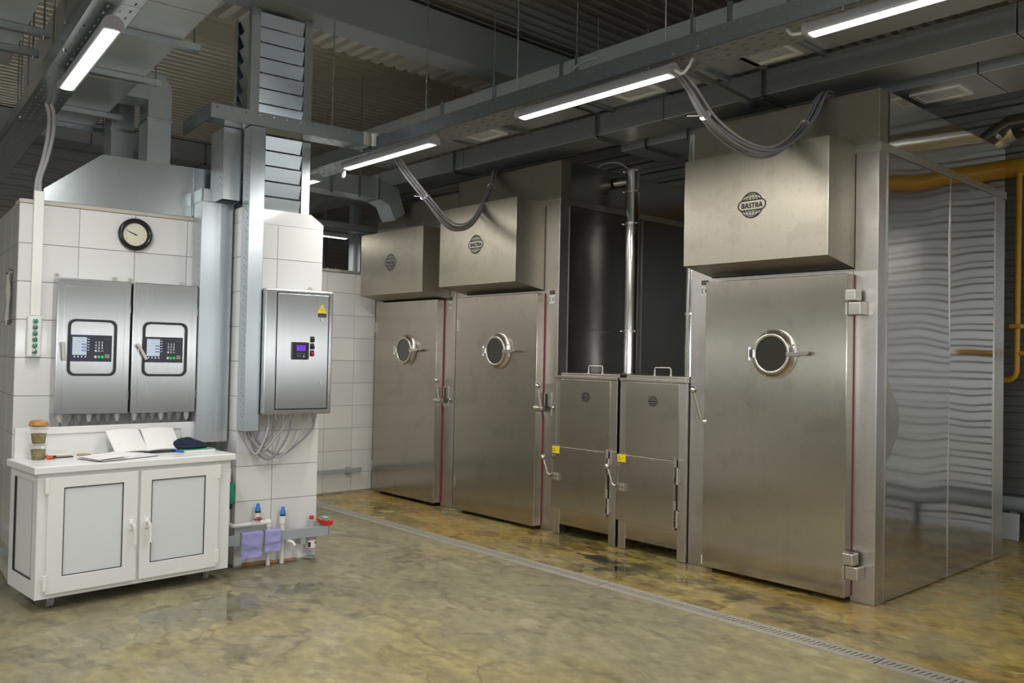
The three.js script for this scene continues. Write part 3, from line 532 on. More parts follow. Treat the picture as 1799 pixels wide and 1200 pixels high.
// crank handle: barrel, arm and ball
function crank(parent, hub, tip, len) {
  const [hx, hy, hz] = hub, [tx, ty, tz] = tip;
  const h = part(parent, 'crank_handle', [cyl([hx - len, hy, hz], [hx + 0.03, hy, hz], 0.028, 20), cyl([hx + 0.03, hy, hz], [hx + 0.036, hy, hz], 0.022, 20)], M.steelPlain, 'stainless crank with ball knob');
  part(parent, 'crank_arm', cyl([hx + 0.012, hy + 0.01, hz + 0.018], [tx, ty, tz], 0.013, 12, 0.009), M.steelPlain);
  part(parent, 'ball_knob', ball([tx, ty + 0.004, tz], 0.026, 18), M.chrome);
  return h;
}
function oven(o) {
  const { x0, x1, top, d0, d1 } = o, D = 2.25, T = 2.96, t = thing(WORLD, 'smoking_oven', o.label, 'smoking oven', [(x0 + x1) / 2, 0, -D / 2], 'stainless walk in smoking ovens');
  part(t, 'front_frame', [bx(x0, d0 + 0.02, 0, T, -0.12, 0, 0.004), bx(d1 - 0.012, x1, 0, T, -0.12, 0, 0.004), bx(d0 + 0.021, d1 - 0.013, 2.10, T, -0.11, -0.001)], M.steelJamb);
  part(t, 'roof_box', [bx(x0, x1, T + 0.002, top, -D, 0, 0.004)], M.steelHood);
  part(t, 'roof_side_panel', wavySheet(x1 + 0.003, T + 0.006, top - 0.004, -D + 0.004, -0.13, 0.006, 31 + o.s), o.shaded ? M.steelShaded : M.steelSide);
  part(t, 'roof_trim', [bx(x0, x1 + 0.016, T - 0.055, T, -D - 0.005, 0.012, 0.002)], M.steelPlain);
  part(t, 'carcass', [bx(x0 + 0.004, x1 - 0.004, 0.004, T - 0.06, -D, -0.121)], M.steel);
  for (const [a, b, s] of [[-1.145, -0.135, 1], [-2.03, -1.15, 4]]) part(t, 'side_panel', wavySheet(x1 + 0.004, 0.012, T - 0.058, a, b, s === 1 ? 0.028 : 0.02, s + o.s), o.shaded ? M.steelShaded : M.steelSide);
  parts(t, 'corner_post', [bx(x1 - 0.02, x1 + 0.006, 0.004, T - 0.056, -D, -2.035, 0.003), bx(x1 - 0.02, x1 + 0.005, 0.004, T - 0.056, -0.13, -0.121)], M.steelPlain);
  part(t, 'seam_strip', bx(x1, x1 + 0.0055, 0.01, T - 0.06, -1.15, -1.142), M.steelPlain);
  // sloping smoke hood over the door
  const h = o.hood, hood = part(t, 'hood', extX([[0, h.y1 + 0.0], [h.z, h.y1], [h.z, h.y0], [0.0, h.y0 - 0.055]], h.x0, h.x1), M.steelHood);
  part(t, 'hood_seam', bx(h.x0 - 0.004, h.x1 + 0.004, h.y0 - 0.06, h.y1 - 0.002, -0.002, 0.0015), M.rubber);
  parts(hood, 'hood_edge', [bx(h.x0 - 0.001, h.x0 + 0.002, h.y0, h.y1, h.z - 0.003, h.z + 0.001), bx(h.x1 - 0.002, h.x1 + 0.001, h.y0, h.y1, h.z - 0.003, h.z + 0.001)], M.steelPlain);
  const lg = sheet(h.lx - 0.11, h.lx + 0.11, h.ly - 0.095, h.ly + 0.095, h.z + 0.0012);
  part(hood, 'printed_logo', lg, print(logoTex), 'dark printed globe emblem lettered BASTRA');
  // door
  const y0 = 0.035, y1 = 2.118, z = 0.1;
  const door = part(t, 'door', [bx(d0, d1, y0, y1, 0.012, z, 0.005)], M.steel);
  part(door, 'door_seal', [bx(d0 + 0.01, d1 + 0.0018, y0 + 0.004, y1 - 0.006, 0.0005, 0.0125)], M.seal, 'dark red rubber seal');
  porthole(door, o.px, 1.592, z);
  if (o.hinge === 'R') {
    for (const y of [1.93, 0.245]) part(door, 'hinge', [bx(d1 - 0.012, d1 + 0.062, y + 0.006, y + 0.082, 0.03, z + 0.016, 0.008), bx(d1 + 0.002, d1 + 0.088, y - 0.085, y + 0.001, 0.0, z + 0.002, 0.008), bx(d1 - 0.014, d1 + 0.002, y - 0.085, y - 0.004, z - 0.03, z + 0.008, 0.003)], M.steelPlain);
    crank(door, [d0 - 0.035, 1.085, z - 0.02], [d0 - 0.055, 1.318, z + 0.06], -0.06);
    part(t, 'door_stop', bx(d0 - 0.045, d0 - 0.005, 0.03, 0.10, 0, 0.05, 0.008), M.whitePlastic);
  } else {
    part(t, 'latch_plate', [ext((() => { const s = rrect(d1 + 0.01, d1 + 0.10, 1.02, 1.225, 0.006); s.holes.push(rrect(d1 + 0.03, d1 + 0.06, 1.09, 1.215, 0.006, THREE.Path)); return s; })(), 0, 0.012)], M.steelPlain);
    part(t, 'latch_slot', bx(d1 + 0.028, d1 + 0.062, 1.088, 1.217, -0.001, 0.003), M.black);
    crank(door, [d1 + 0.055, 1.085, z - 0.012], [d1 + 0.058, 1.285, z + 0.035], 0.075);
    part(t, 'bolt_knob', ball([d1 + 0.125, 1.095, 0.006], 0.014, 12), M.chrome);
    for (const y of [1.84, 0.30]) part(door, 'hinge', [cyl([d0 - 0.006, y - 0.06, z - 0.02], [d0 - 0.006, y + 0.06, z - 0.02], 0.014, 12), bx(d0 - 0.004, d0 + 0.03, y - 0.055, y + 0.055, z, z + 0.006)], M.steelPlain);
  }
  part(t, 'approval_sticker', sheet(o.cx - 0.036, o.cx + 0.036, 2.02, 2.14, 0.0015), print(ceTex, 0.35), 'small black and white CE sticker');
  return t;
}
oven({ x0: -5.80, x1: -4.33, top: 3.195, d0: -5.65, d1: -4.512, hinge: 'L', px: -5.03, cx: -4.42, s: 2, hood: { x0: -5.57, x1: -4.43, y0: 2.175, y1: 2.836, z: 0.355, lx: -5.0, ly: 2.506 }, label: 'farthest smoking oven, against the white tiled end wall' });
oven({ x0: -4.32, x1: -2.865, top: 3.305, d0: -4.178, d1: -3.028, hinge: 'L', px: -3.545, cx: -2.945, s: 6, shaded: true, hood: { x0: -4.15, x1: -3.05, y0: 2.203, y1: 2.948, z: 0.355, lx: -3.604, ly: 2.573 }, label: 'middle smoking oven, left of the two smoke generators' });
oven({ x0: -1.435, x1: 0, top: 3.31, d0: -1.237, d1: -0.15, hinge: 'R', px: -0.667, cx: -1.315, s: 11, hood: { x0: -1.25, x1: -0.155, y0: 2.211, y1: 2.963, z: 0.355, lx: -0.70, ly: 2.587 }, label: 'nearest and largest smoking oven, its wavy mirror side facing right' });

// ------------------------------------------------------------------ smoke generators
function generator(x0, x1, text) {
  const t = thing(WORLD, 'smoke_generator', text, 'smoke generator', [(x0 + x1) / 2, 0, -0.35], 'stainless smoke generators between the ovens');
  const z = 0.03, W = x1 - x0, m = (x0 + x1) / 2;
  part(t, 'cabinet', [bx(x0 + 0.012, x1 - 0.012, 0.12, 1.36, -0.7, z - 0.008)], M.steel);
  for (const s of [0, 1]) { const a = s ? x1 - 0.075 : x0; part(t, 'corner_post', [bx(a, a + 0.075, s ? 0.78 : 0.004, 1.36, -0.06, z, 0.003), s ? bx(a, a + 0.075, 0.004, 0.781, -0.06, z, 0.003) : bx(a, a + 0.02, 0.004, 1.3, -0.06, z + 0.002)], M.steelPlain); }
  for (const s of [0, 1]) { const a = s ? x1 - 0.06 : x0; part(t, 'rear_leg', bx(a, a + 0.06, 0.0, 0.2, -0.7, -0.64), M.steelPlain); }
  part(t, 'upper_panel', bx(x0 + 0.066, x1 - 0.074, 0.77, 1.355, -0.02, z + 0.006, 0.003), M.steel);
  logo(t, m + 0.01, 1.21, z + 0.006, 0.10);
  part(t, 'skirt', bx(x0 + 0.055, x1 - 0.07, 0.09, 0.245, -0.02, z - 0.006, 0.003), M.steel);
  const lid = part(t, 'lid', [bx(x0 - 0.004, x1 + 0.004, 1.362, 1.385, -0.7, z + 0.012, 0.003), bx(x0 + 0.035, x1 - 0.004, 1.386, 1.41, -0.69, z - 0.03, 0.003)], M.steelPlain);
  part(lid, 'lid_handle', [pipe([[m - 0.075, 1.405, -0.09], [m - 0.075, 1.475, -0.09], [m + 0.085, 1.475, -0.09], [m + 0.085, 1.405, -0.09]], 0.008, 0.02, 10), cyl([m - 0.075, 1.408, -0.09], [m - 0.075, 1.422, -0.09], 0.014, 10), cyl([m + 0.085, 1.408, -0.09], [m + 0.085, 1.422, -0.09], 0.014, 10)], M.steelPlain);
  const d0 = x0 - 0.002, d1 = x1 - 0.085, door = part(t, 'fire_door', [bx(d0, d1, 0.235, 0.768, z, z + 0.032, 0.004)], M.steel);
  const wt = sheet(x0 + 0.008, x0 + 0.095, 0.708, 0.768, z + 0.0335); part(door, 'warning_sticker', wt, label(warnTex), 'yellow warning sticker with triangle');
  part(door, 'latch_bracket', [ext((() => { const s = shape([[x0 + 0.0, 0.495], [x0 + 0.045, 0.475], [x0 + 0.10, 0.475], [x0 + 0.10, 0.535], [x0 + 0.04, 0.535], [x0 + 0.0, 0.525]]); return s; })(), z + 0.032, z + 0.05, 0.002), ...[[0.058, 0.49], [0.085, 0.49], [0.058, 0.52], [0.085, 0.52]].map(([a, b]) => cyl([x0 + a, b, z + 0.049], [x0 + a, b, z + 0.056], 0.007, 8))], M.steelPlain);
  part(door, 'latch_lever', [tube([[x0 + 0.01, 0.51, z + 0.055], [x0 - 0.022, 0.53, z + 0.062], [x0 - 0.03, 0.57, z + 0.068], [x0 - 0.055, 0.655, z + 0.078]], 0.010, 20, 8), ball([x0 - 0.057, 0.665, z + 0.08], 0.025, 16)], M.steelPlain, 'curved lever with ball knob');
  for (const y of [0.66, 0.33]) part(door, 'hinge', [bx(d1 - 0.004, d1 + 0.006, y - 0.02, y + 0.13, z + 0.01, z + 0.036), cyl([d1 + 0.022, y - 0.07, z + 0.018], [d1 + 0.022, y + 0.06, z + 0.018], 0.013, 12), bx(d1 + 0.006, d1 + 0.036, y - 0.06, y + 0.05, z, z + 0.012, 0.003)], M.steelPlain);
  part(t, 'hot_box', bx(x0 + 0.08, x1 - 0.08, 0.10, 0.14, -0.68, -0.1), M.soot);
}
generator(-2.852, -2.135, 'left smoke generator, next to the middle oven');
generator(-2.103, -1.442, 'right smoke generator, next to the largest oven');

// flue pipes of the generators
{
  const z = -0.75, fx = -2.665, p = thing(WORLD, 'flue_pipe', 'polished flue pipe rising between the ovens from the left generator', 'pipe', [fx, 1.412, z]);
  part(p, 'pipe', cyl([fx, 1.412, z], [fx, 3.30, z], 0.066, 32), M.chrome);
  for (const y of [1.80, 2.80, 3.10, 3.29]) { const c = part(p, 'pipe_clamp', cyl([fx, y - 0.01, z], [fx, y + 0.01, z], 0.07, 32), M.steelPlain); parts(c, 'clamp_bolt', [cyl([fx + 0.07, y, z + 0.02], [fx + 0.095, y, z + 0.03], 0.01, 8), cyl([fx - 0.07, y, z + 0.03], [fx - 0.09, y, z + 0.04], 0.009, 8)], M.chrome); }
  part(p, 'tee_branch', cyl([fx, 3.2, z], [-2.852, 3.2, z + 0.02], 0.05, 20), M.chrome);
  const q = thing(WORLD, 'flue_pipe', 'polished flue pipe behind the left edge of the largest oven', 'pipe', [-1.53, 1.412, -0.15]);
  part(q, 'pipe', cyl([-1.53, 1.412, -0.15], [-1.53, 3.3, -0.15], 0.06, 32), M.chrome);
  parts(q, 'pipe_clamp', [1.9, 2.75].map((y) => cyl([-1.53, y - 0.01, -0.15], [-1.53, y + 0.01, -0.15], 0.064, 32)), M.steelPlain);
  const e = thing(WORLD, 'flue_elbow', 'shiny chrome flue elbow in the top right corner', 'pipe', [0, 3.4, -2.6]);
  const E0 = [V3(-0.30, 3.38, -2.5), V3(-0.12, 3.50, -2.5), V3(-0.02, 3.55, -2.5), V3(5.2, 3.6, -2.5)];
  part(e, 'pipe', [cyl(E0[0].toArray(), E0[1].toArray(), 0.105, 28), cyl(E0[1].toArray(), E0[2].toArray(), 0.104, 28), cyl(E0[2].toArray(), E0[3].toArray(), 0.103, 28), ball(E0[1].toArray(), 0.104, 24), ball(E0[2].toArray(), 0.1035, 24)], M.chrome);
  part(e, 'ring', [cyl([-0.285, 3.39, -2.5], [-0.255, 3.41, -2.5], 0.112, 28), cyl([-0.135, 3.49, -2.5], [-0.11, 3.507, -2.5], 0.111, 28), cyl([0.1, 3.556, -2.5], [0.13, 3.558, -2.5], 0.112, 28)], M.steelPlain);
  part(e, 'bracket', [cyl([0.14, 3.5, -2.52], [0.14, 3.34, -3.02], 0.014, 10)], M.galvBright);
  const c = thing(WORLD, 'sensor_cable', 'thin dark cable looping over the top of the left flue pipe', 'cable', [-2.78, 3.3, -0.7]);
  part(c, 'cable', tube([[-2.88, 3.318, -0.5], [-2.86, 3.36, -0.56], [-2.78, 3.375, -0.66], [-2.70, 3.312, -0.74]], 0.007, 20, 6), M.cableLight);
}
// gas pipes on the right
{
  const g = thing(WORLD, 'gas_pipe', 'thick yellow gas pipe running along the back wall', 'pipe', [0.5, 3.3, -3.05]);
  part(g, 'pipe', cyl([-5.5, 3.33, -3.08], [5.5, 3.33, -3.08], 0.085, 24), M.yellow);
  part(g, 'pipe_clip', [0.6, -1.0, 2.6].map((x) => bx(x - 0.02, x + 0.02, 3.20, 3.44, -3.31, -3.16)), M.galvBright);
  const v = thing(WORLD, 'gas_pipe', 'thin yellow gas pipe dropping down and bending left at the right edge', 'pipe', [-0.15, 1.4, -3.02]);
  part(v, 'pipe', pipe([[-0.125, 3.26, -3.0], [-0.135, 1.42, -3.0], [-0.6, 1.42, -3.0]], 0.026, 0.1, 12), M.yellow);
  part(v, 'valve', [bx(-0.19, -0.09, 1.88, 1.92, -3.04, -2.96, 0.008), cyl([-0.18, 1.90, -3.0], [-0.225, 1.90, -3.0], 0.012, 10)], M.yellow);
  part(v, 'side_branch', pipe([[-0.13, 1.66, -3.0], [0.6, 1.66, -3.0]], 0.022, 0.1, 12), M.yellow);
  const h = thing(WORLD, 'floor_pipe', 'grey pipe lying along the foot of the back wall', 'pipe', [1, 0.3, -3.2]);
  part(h, 'pipe', cyl([-1.0, 0.30, -3.2], [5, 0.30, -3.2], 0.07, 20), M.rail);
  part(h, 'pipe_foot', [-0.2, 1.2, 3].map((x) => bx(x - 0.03, x + 0.03, 0, 0.24, -3.24, -3.16)), M.rail);
  for (const [x, w, hh, n] of [[-0.28, 0.155, 0.235, 'pale board leaning at the wall behind the largest oven'], [-0.055, 0.3, 0.34, 'pale board cut off by the right edge of the picture']]) {
    const b = thing(WORLD, 'loose_board', n, 'board', [x + w / 2, 0, -3.05]);
    part(b, 'board', new RoundedBoxGeometry(w, hh, 0.02, 2, 0.004).rotateX(-0.10).translate(x + w / 2, hh / 2 * 0.995 + 0.001, -3.07), std({ color: lin(0.52, 0.53, 0.53), roughness: 0.5 }));
  }
}
// cable bundles that hang from the main tray to the oven roofs
function bundle(pts, n, text) {
  const t = thing(WORLD, 'cable_bundle', text, 'cables', pts[Math.floor(pts.length / 2)]);
  const k = pts.length - 1;
  for (let i = 0; i < n; i++) {
    const a = i * 2.4, r = 0.012 + 0.016 * rnd(), sag = (rnd() - 0.5) * 0.05, wob = (rnd() - 0.5) * 0.08;
    part(t, 'cable', tube(pts.map(([x, y, z], j) => { const u = j / k, f = Math.sin(Math.PI * u); return [x + Math.cos(a + u * 3) * r * (1 + f) + wob * f * 0.4, y + Math.sin(a + u * 3) * r + sag * f, z + Math.sin(a * 1.7) * r]; }), 0.0085, 64, 7), i % 3 ? M.cable : M.cableLight);
  }
  for (const u of [0.22, 0.72]) { const c = new THREE.CatmullRomCurve3(pts.map((p) => V3(...p)), false, 'centripetal'), p = c.getPoint(u), d = c.getTangent(u); part(t, 'cable_tie', [cyl(p.clone().addScaledVector(d, -0.003).toArray(), p.clone().addScaledVector(d, 0.003).toArray(), 0.034, 12), cyl(p.toArray(), [p.x + (u < 0.5 ? -0.11 : 0.03), p.y + 0.015, p.z + 0.02], 0.002, 5)], M.whitePlastic); }
}
bundle([[-0.36, 3.11, 1.66], [-0.34, 3.02, 1.56], [-0.36, 2.88, 1.32], [-0.36, 2.80, 1.0], [-0.375, 2.83, 0.68], [-0.40, 2.97, 0.38], [-0.40, 3.15, 0.16], [-0.38, 3.325, 0.03], [-0.37, 3.35, -0.08]], 8, 'grey cable bundle sagging from the tray to the roof of the largest oven');
bundle([[-3.09, 3.11, 1.62], [-3.10, 2.98, 1.50], [-3.16, 2.78, 1.22], [-3.28, 2.64, 0.90], [-3.42, 2.70, 0.60], [-3.55, 2.95, 0.32], [-3.66, 3.2, 0.12], [-3.74, 3.32, 0.02], [-3.8, 3.34, -0.1]], 8, 'grey cable bundle sagging from the tray to the roof of the middle oven');
{
  const t = thing(WORLD, 'lamp_cable', 'white flex looping from the tray into the top centre lamp', 'cable', [-0.22, 3.05, 1.8]);
  part(t, 'cable', tube([[-0.20, 3.1, 1.72], [-0.16, 3.08, 1.78], [-0.15, 3.03, 1.82], [-0.18, 3.0, 1.83], [-0.235, 3.03, 1.82]], 0.008, 30, 8), M.whitePlastic);
  const u = thing(WORLD, 'lamp_cable', 'white flex looping below the left end of the lamp beside the column', 'cable', [-3.5, 3.0, 1.8]);
  part(u, 'cable', tube([[-3.53, 3.10, 1.76], [-3.545, 3.02, 1.80], [-3.53, 2.955, 1.82], [-3.50, 2.96, 1.82], [-3.495, 3.0, 1.82]], 0.008, 30, 8), M.whitePlastic);
  const v = thing(WORLD, 'lamp_cable', 'white flex entering the left end of the top right lamp', 'cable', [0.4, 3.05, 1.8]);
  part(v, 'cable', tube([[0.36, 3.1, 1.75], [0.40, 3.06, 1.79], [0.44, 3.035, 1.82], [0.5, 3.03, 1.82]], 0.008, 24, 8), M.whitePlastic);
  const w = thing(WORLD, 'loose_cable', 'grey cable arching over the edge of the main tray', 'cable', [-1.2, 3.2, 1.6]);
  part(w, 'cable', tube([[-1.55, 3.11, 1.6], [-1.35, 3.2, 1.62], [-1.15, 3.30, 1.64], [-0.95, 3.31, 1.66], [-0.8, 3.2, 1.7]], 0.009, 36, 8), M.cableLight);
}
// ------------------------------------------------------------------ slatted steel casing of the column
{
  const t = thing(BLOCK, 'slatted_casing', 'galvanised slatted casing of the column from the white tiles up to the beam', 'column casing', [1.62, 2.57, 0.13]);
  const y0 = 2.572, y1 = 4.04, s0 = 1.395, s1 = 1.86, n0 = -0.06, n1 = 0.30;
  for (const [a, b, c, d] of [[s0, s0 + 0.062, n1 - 0.004, n1], [s1 - 0.06, s1, n1 - 0.004, n1]]) {
    const left = a < 1.6; part(t, 'corner_angle', [bx(a, b, y0, y1, c, d), left ? bx(s0 - 0.004, s0, y0, y1, n1 - 0.062, n1) : bx(s1, s1 + 0.004, y0, y1, n1 - 0.062, n1)], M.galvBright);
  }
  part(t, 'corner_angle', [bx(s0 - 0.004, s0, y0, y1, n0, n0 + 0.06), bx(s0 - 0.004, s0 + 0.06, y0, y1, n0 - 0.004, n0)], M.galvBright);
  part(t, 'corner_angle', [bx(s1, s1 + 0.004, y0, y1, n0, n0 + 0.06), bx(s1 - 0.06, s1 + 0.004, y0, y1, n0 - 0.004, n0)], M.galvBright);
  for (let i = 0; i < 13; i++) {
    const y = y0 + 0.05 + i * 0.1125;
    const f = new THREE.BoxGeometry(s1 - s0 - 0.03, 0.098, 0.002); f.rotateX(0.20).translate((s0 + s1) / 2, y, n1 - 0.016); part(t, 'slat', f, M.galvBright);
    const l = new THREE.BoxGeometry(0.002, 0.098, n1 - n0 - 0.02); l.rotateZ(0.24).translate(s0 + 0.018, y, (n0 + n1) / 2); part(t, 'slat', l, M.galvBright);
    const r = new THREE.BoxGeometry(0.002, 0.098, n1 - n0 - 0.02); r.rotateZ(-0.24).translate(s1 - 0.018, y, (n0 + n1) / 2); part(t, 'slat', r, M.galvBright);
  }
  part(t, 'steel_core', [bx(1.52, 1.72, y0, y1, 0.02, 0.04), bx(1.52, 1.72, y0, y1, 0.18, 0.2), bx(1.61, 1.63, y0, y1, 0.03, 0.19)], M.beam);
}
// covered cable risers
function riser(s0, s1, n0, n1, y0, y1, text, holesLeft) {
  const t = thing(BLOCK, 'cable_riser', text, 'cable trunking', [(s0 + s1) / 2, y0, n0]);
  part(t, 'cover', [bx(s0 + 0.002, s1, y0, y1, n1 - 0.002, n1), bx(s1 - 0.002, s1, y0, y1, n0, n1)], M.galvBright);
  const sd = shape([[n0, y0], [n1 - 0.003, y0], [n1 - 0.003, y1], [n0, y1]]);
  if (holesLeft) for (let y = y0 + 0.04; y < y1 - 0.03; y += 0.05) for (const [k, n] of [[0, n1 - 0.035], [1, n1 - 0.06]]) { const yy = y + k * 0.018; sd.holes.push(path([[n - 0.004, yy], [n + 0.004, yy], [n + 0.004, yy + 0.012], [n - 0.004, yy + 0.012]])); }
  part(t, 'perforated_side', bend(ext(sd, 0, 0.0015), new THREE.Matrix4().set(0, 0, 1, s0, 0, 1, 0, 0, 1, 0, 0, 0, 0, 0, 0, 1)), M.galv);
  part(t, 'back_plate', bx(s0, s1, y0, y1, n0, n0 + 0.0015), M.galv);
  return t;
}
riser(1.334, 1.441, 0.362, 0.50, 0.98, 3.12, 'tall covered cable riser on the column, left of its control cabinet', true);
{
  const t = riser(1.10, 1.325, 0.02, 0.20, 0.885, 2.60, 'wide covered cable riser between the twin control cabinets and the column', true);
  part(t, 'collar', [bx(1.098, 1.335, 2.602, 2.69, 0.19, 0.204), bx(1.098, 1.108, 2.602, 2.69, 0.02, 0.204)], M.galvBright);
  part(t, 'cover_seam', bx(1.238, 1.241, 0.885, 2.585, 0.2, 0.203), M.galv);
  parts(t, 'cable', Array.from({ length: 6 }, (_, i) => cyl([1.16 + i * 0.025, 0.5, 0.035 + (i % 2) * 0.02], [1.16 + i * 0.025, 0.9, 0.035 + (i % 2) * 0.02], 0.008, 8)), M.cable);
  riser(1.20, 1.331, 0.06, 0.33, 2.61, 3.12, 'short perforated riser hanging from the tray at the column', true);
}
// ------------------------------------------------------------------ fume hood and ducts over the booth
{
  const t = thing(BLOCK, 'fume_hood', 'galvanised tapered fume hood on top of the tiled booth', 'extractor hood', [0.95, 2.506, -0.6]);
  part(t, 'hood_shell', [ext(shape([[0.135, 2.507], [1.385, 2.507], [1.385, 2.87], [0.485, 2.87], [0.135, 2.585]]), -1.3, -0.012)], M.galvBright);
  parts(t, 'seam_flange', [bx(1.10, 1.103, 2.51, 2.868, -0.02, -0.002), bx(0.135, 1.385, 2.508, 2.52, -0.02, -0.004)], M.galvBright);
  parts(t, 'rivet', Array.from({ length: 9 }, (_, i) => ball([0.15 + i * 0.04, 2.597 + i * 0.0325, -0.03], 0.006, 6)), M.galvBright);
  const el = (s, n, text) => {
    const d = thing(BLOCK, 'riser_duct', text, 'duct', [s + 0.08, 2.87, n - 0.12]);
    part(d, 'duct_body', [ext(shape([[s, 2.872], [s + 0.16, 2.872], [s + 0.16, 3.20], [s, 3.20]]), n - 0.25, n), ext(shape([[s, 3.202], [s + 0.16, 3.202], [s + 0.16, 3.45], [s + 0.10, 3.54], [0.627, 3.54], [0.627, 3.34], [s, 3.34]]), n - 0.25, n)], M.galv);
    part(d, 'duct_flange', [bx(s - 0.01, s + 0.17, 3.19, 3.212, n - 0.26, n + 0.012)], M.galvBright);
  };
  el(0.80, -0.12, 'right one of two square ducts rising from the fume hood'); el(0.66, -0.62, 'left, farther one of two square ducts rising from the fume hood');
  const m = thing(BLOCK, 'air_duct', 'wide galvanised duct over the booth, resting on cross bars', 'duct', [0.4, 3.3, 1]);
  parts(m, 'duct_body', [[-1.2, 0.3], [0.31, 1.8], [1.81, 3.3], [3.31, 4.8]].map(([a, b]) => bx(0.14, 0.62, 3.302, 3.72, a, b, 0.004)), M.galv);
  for (const n of [1.33, 0.5, -0.56, -1.08]) { const h = part(m, 'cross_bar', bx(0.06, 0.72, 3.262, 3.3, n - 0.02, n + 0.02), M.galvBright); parts(h, 'hanger_rod', [0.09, 0.69].map((s) => cyl([s, 3.25, n], [s, RY - 0.045, n], 0.005, 6)), M.galvBright); }
  const k = thing(BLOCK, 'air_duct', 'galvanised duct in the upper left corner, left of the cable tray', 'duct', [-0.5, 3.3, 2]);
  parts(k, 'duct_body', [[0.2, 1.7], [1.71, 3.2], [3.21, 4.8]].map(([a, b]) => bx(-0.95, -0.11, 3.302, 3.72, a, b, 0.004)), M.galv);
  for (const n of [1.0, 0.6]) { const h = part(k, 'cross_bar', bx(-1.0, 0.0, 3.262, 3.3, n - 0.02, n + 0.02), M.galvBright); parts(h, 'hanger_rod', [-0.97, -0.03].map((s) => cyl([s, 3.25, n], [s, RY - 0.045, n], 0.005, 6)), M.galvBright); }
}
// ------------------------------------------------------------------ twin control cabinets on the booth wall
const tab = (t, s, y, n) => part(t, 'wall_tab', ext((() => { const q = rrect(s - 0.016, s + 0.016, y, y + 0.045, 0.008); q.holes.push(rrect(s - 0.006, s + 0.006, y + 0.02, y + 0.036, 0.005, THREE.Path)); return q; })(), n, n + 0.003), M.steelPlain);
function controlCabinet(s0, s1, tilt, text) {
  const t = thing(BLOCK, 'control_cabinet', text, 'control cabinet', [(s0 + s1) / 2, 1.1, 0.1], 'twin stainless control cabinets'), y0 = 1.10, y1 = 1.99, n = 0.195;
  part(t, 'enclosure', bx(s0, s1, y0, y1, 0.012, n - 0.006, 0.006), M.steelGrey);
  const door = part(t, 'door', [bx(s0 + 0.004, s1 - 0.004, y0 + 0.004, y1 - 0.004, n - 0.006, n, 0.004), bx(s0 + 0.04, s1 - 0.04, y0 + 0.04, y1 - 0.05, n, n + 0.004, 0.003)], M.steelGrey);
  const f = s0 + 0.065, g = f + 0.295, q = rrect(f, g, 1.352, 1.725, 0.045); q.holes.push(rrect(f + 0.016, g - 0.016, 1.368, 1.709, 0.034, THREE.Path));
  part(door, 'window_gasket', ext(q, n + 0.003, n + 0.018, 0.003), M.rubber, 'dark rubber gasket frame');
  const p0 = f + 0.014, p1 = p0 + 0.252, P = bx(p0, p1, 1.447, 1.622, n + 0.004, n + 0.011, 0.003);
  part(t, 'operator_panel', P, M.panelDark);
  const face = part(t, 'key_panel', sheet(p0 + 0.002, p1 - 0.002, 1.449, 1.620, n + 0.0118), label(panelTex(0), 0.35), 'dark keypad with numbers and green keys');
  part(t, 'screen', sheet(p0 + 0.013, p0 + 0.098, 1.49, 1.607, n + 0.0126), std({ color: 0x000000, roughness: 0.3, emissive: 0xffffff, emissiveMap: screenTex, emissiveIntensity: 0.75 }), 'lit white screen');
  const L = new THREE.RectAreaLight(SKY_COLOR, 0.75, 0.08, 0.11); L.name = 'screen_light'; L.position.set(p0 + 0.055 - (s0 + s1) / 2, 1.548 - 1.1, n + 0.0135 - 0.1); L.rotation.y = Math.PI; t.add(L);
  const h = s0 + 0.036, lv = [new THREE.CylinderGeometry(0.014, 0.014, 0.03, 14).rotateX(Math.PI / 2).translate(0, 0, 0.012), bx(-0.011, 0.011, -0.11, 0.012, 0.022, 0.034, 0.005)].map((x) => x.rotateZ(tilt).translate(h, 1.56, n));
  part(door, 'latch_lever', lv, M.steelPlain, 'slim pull down latch');
  for (const y of [1.80, 1.22]) part(door, 'hinge', bx(s1 - 0.014, s1 - 0.002, y - 0.025, y + 0.035, n - 0.004, n + 0.008, 0.003), M.chrome);
  tab(t, s0 + 0.02, y1 - 0.004, 0.012); tab(t, s1 - 0.07, y1 - 0.004, 0.012);
  for (let i = 0; i < 7; i++) { const s = s0 + 0.05 + i * 0.058; part(t, 'cable_gland', [cyl([s, 1.10, 0.1], [s, 1.065, 0.1], 0.019, 10), cyl([s, 1.066, 0.1], [s, 1.045, 0.1], 0.015, 10, 0.011)], i % 3 ? M.cableLight : M.whitePlastic); part(t, 'cable', tube([[s, 1.05, 0.1], [s + 0.004, 1.0, 0.09], [s + 0.03, 0.93, 0.06], [s + 0.05, 0.9, 0.05]], 0.008, 12, 6), M.cable); }
}
controlCabinet(0.205, 0.652, 0.08, 'left one of the twin stainless control cabinets under the clock');
controlCabinet(0.664, 1.095, 0.5, 'right one of the twin stainless control cabinets, its latch swung aside');
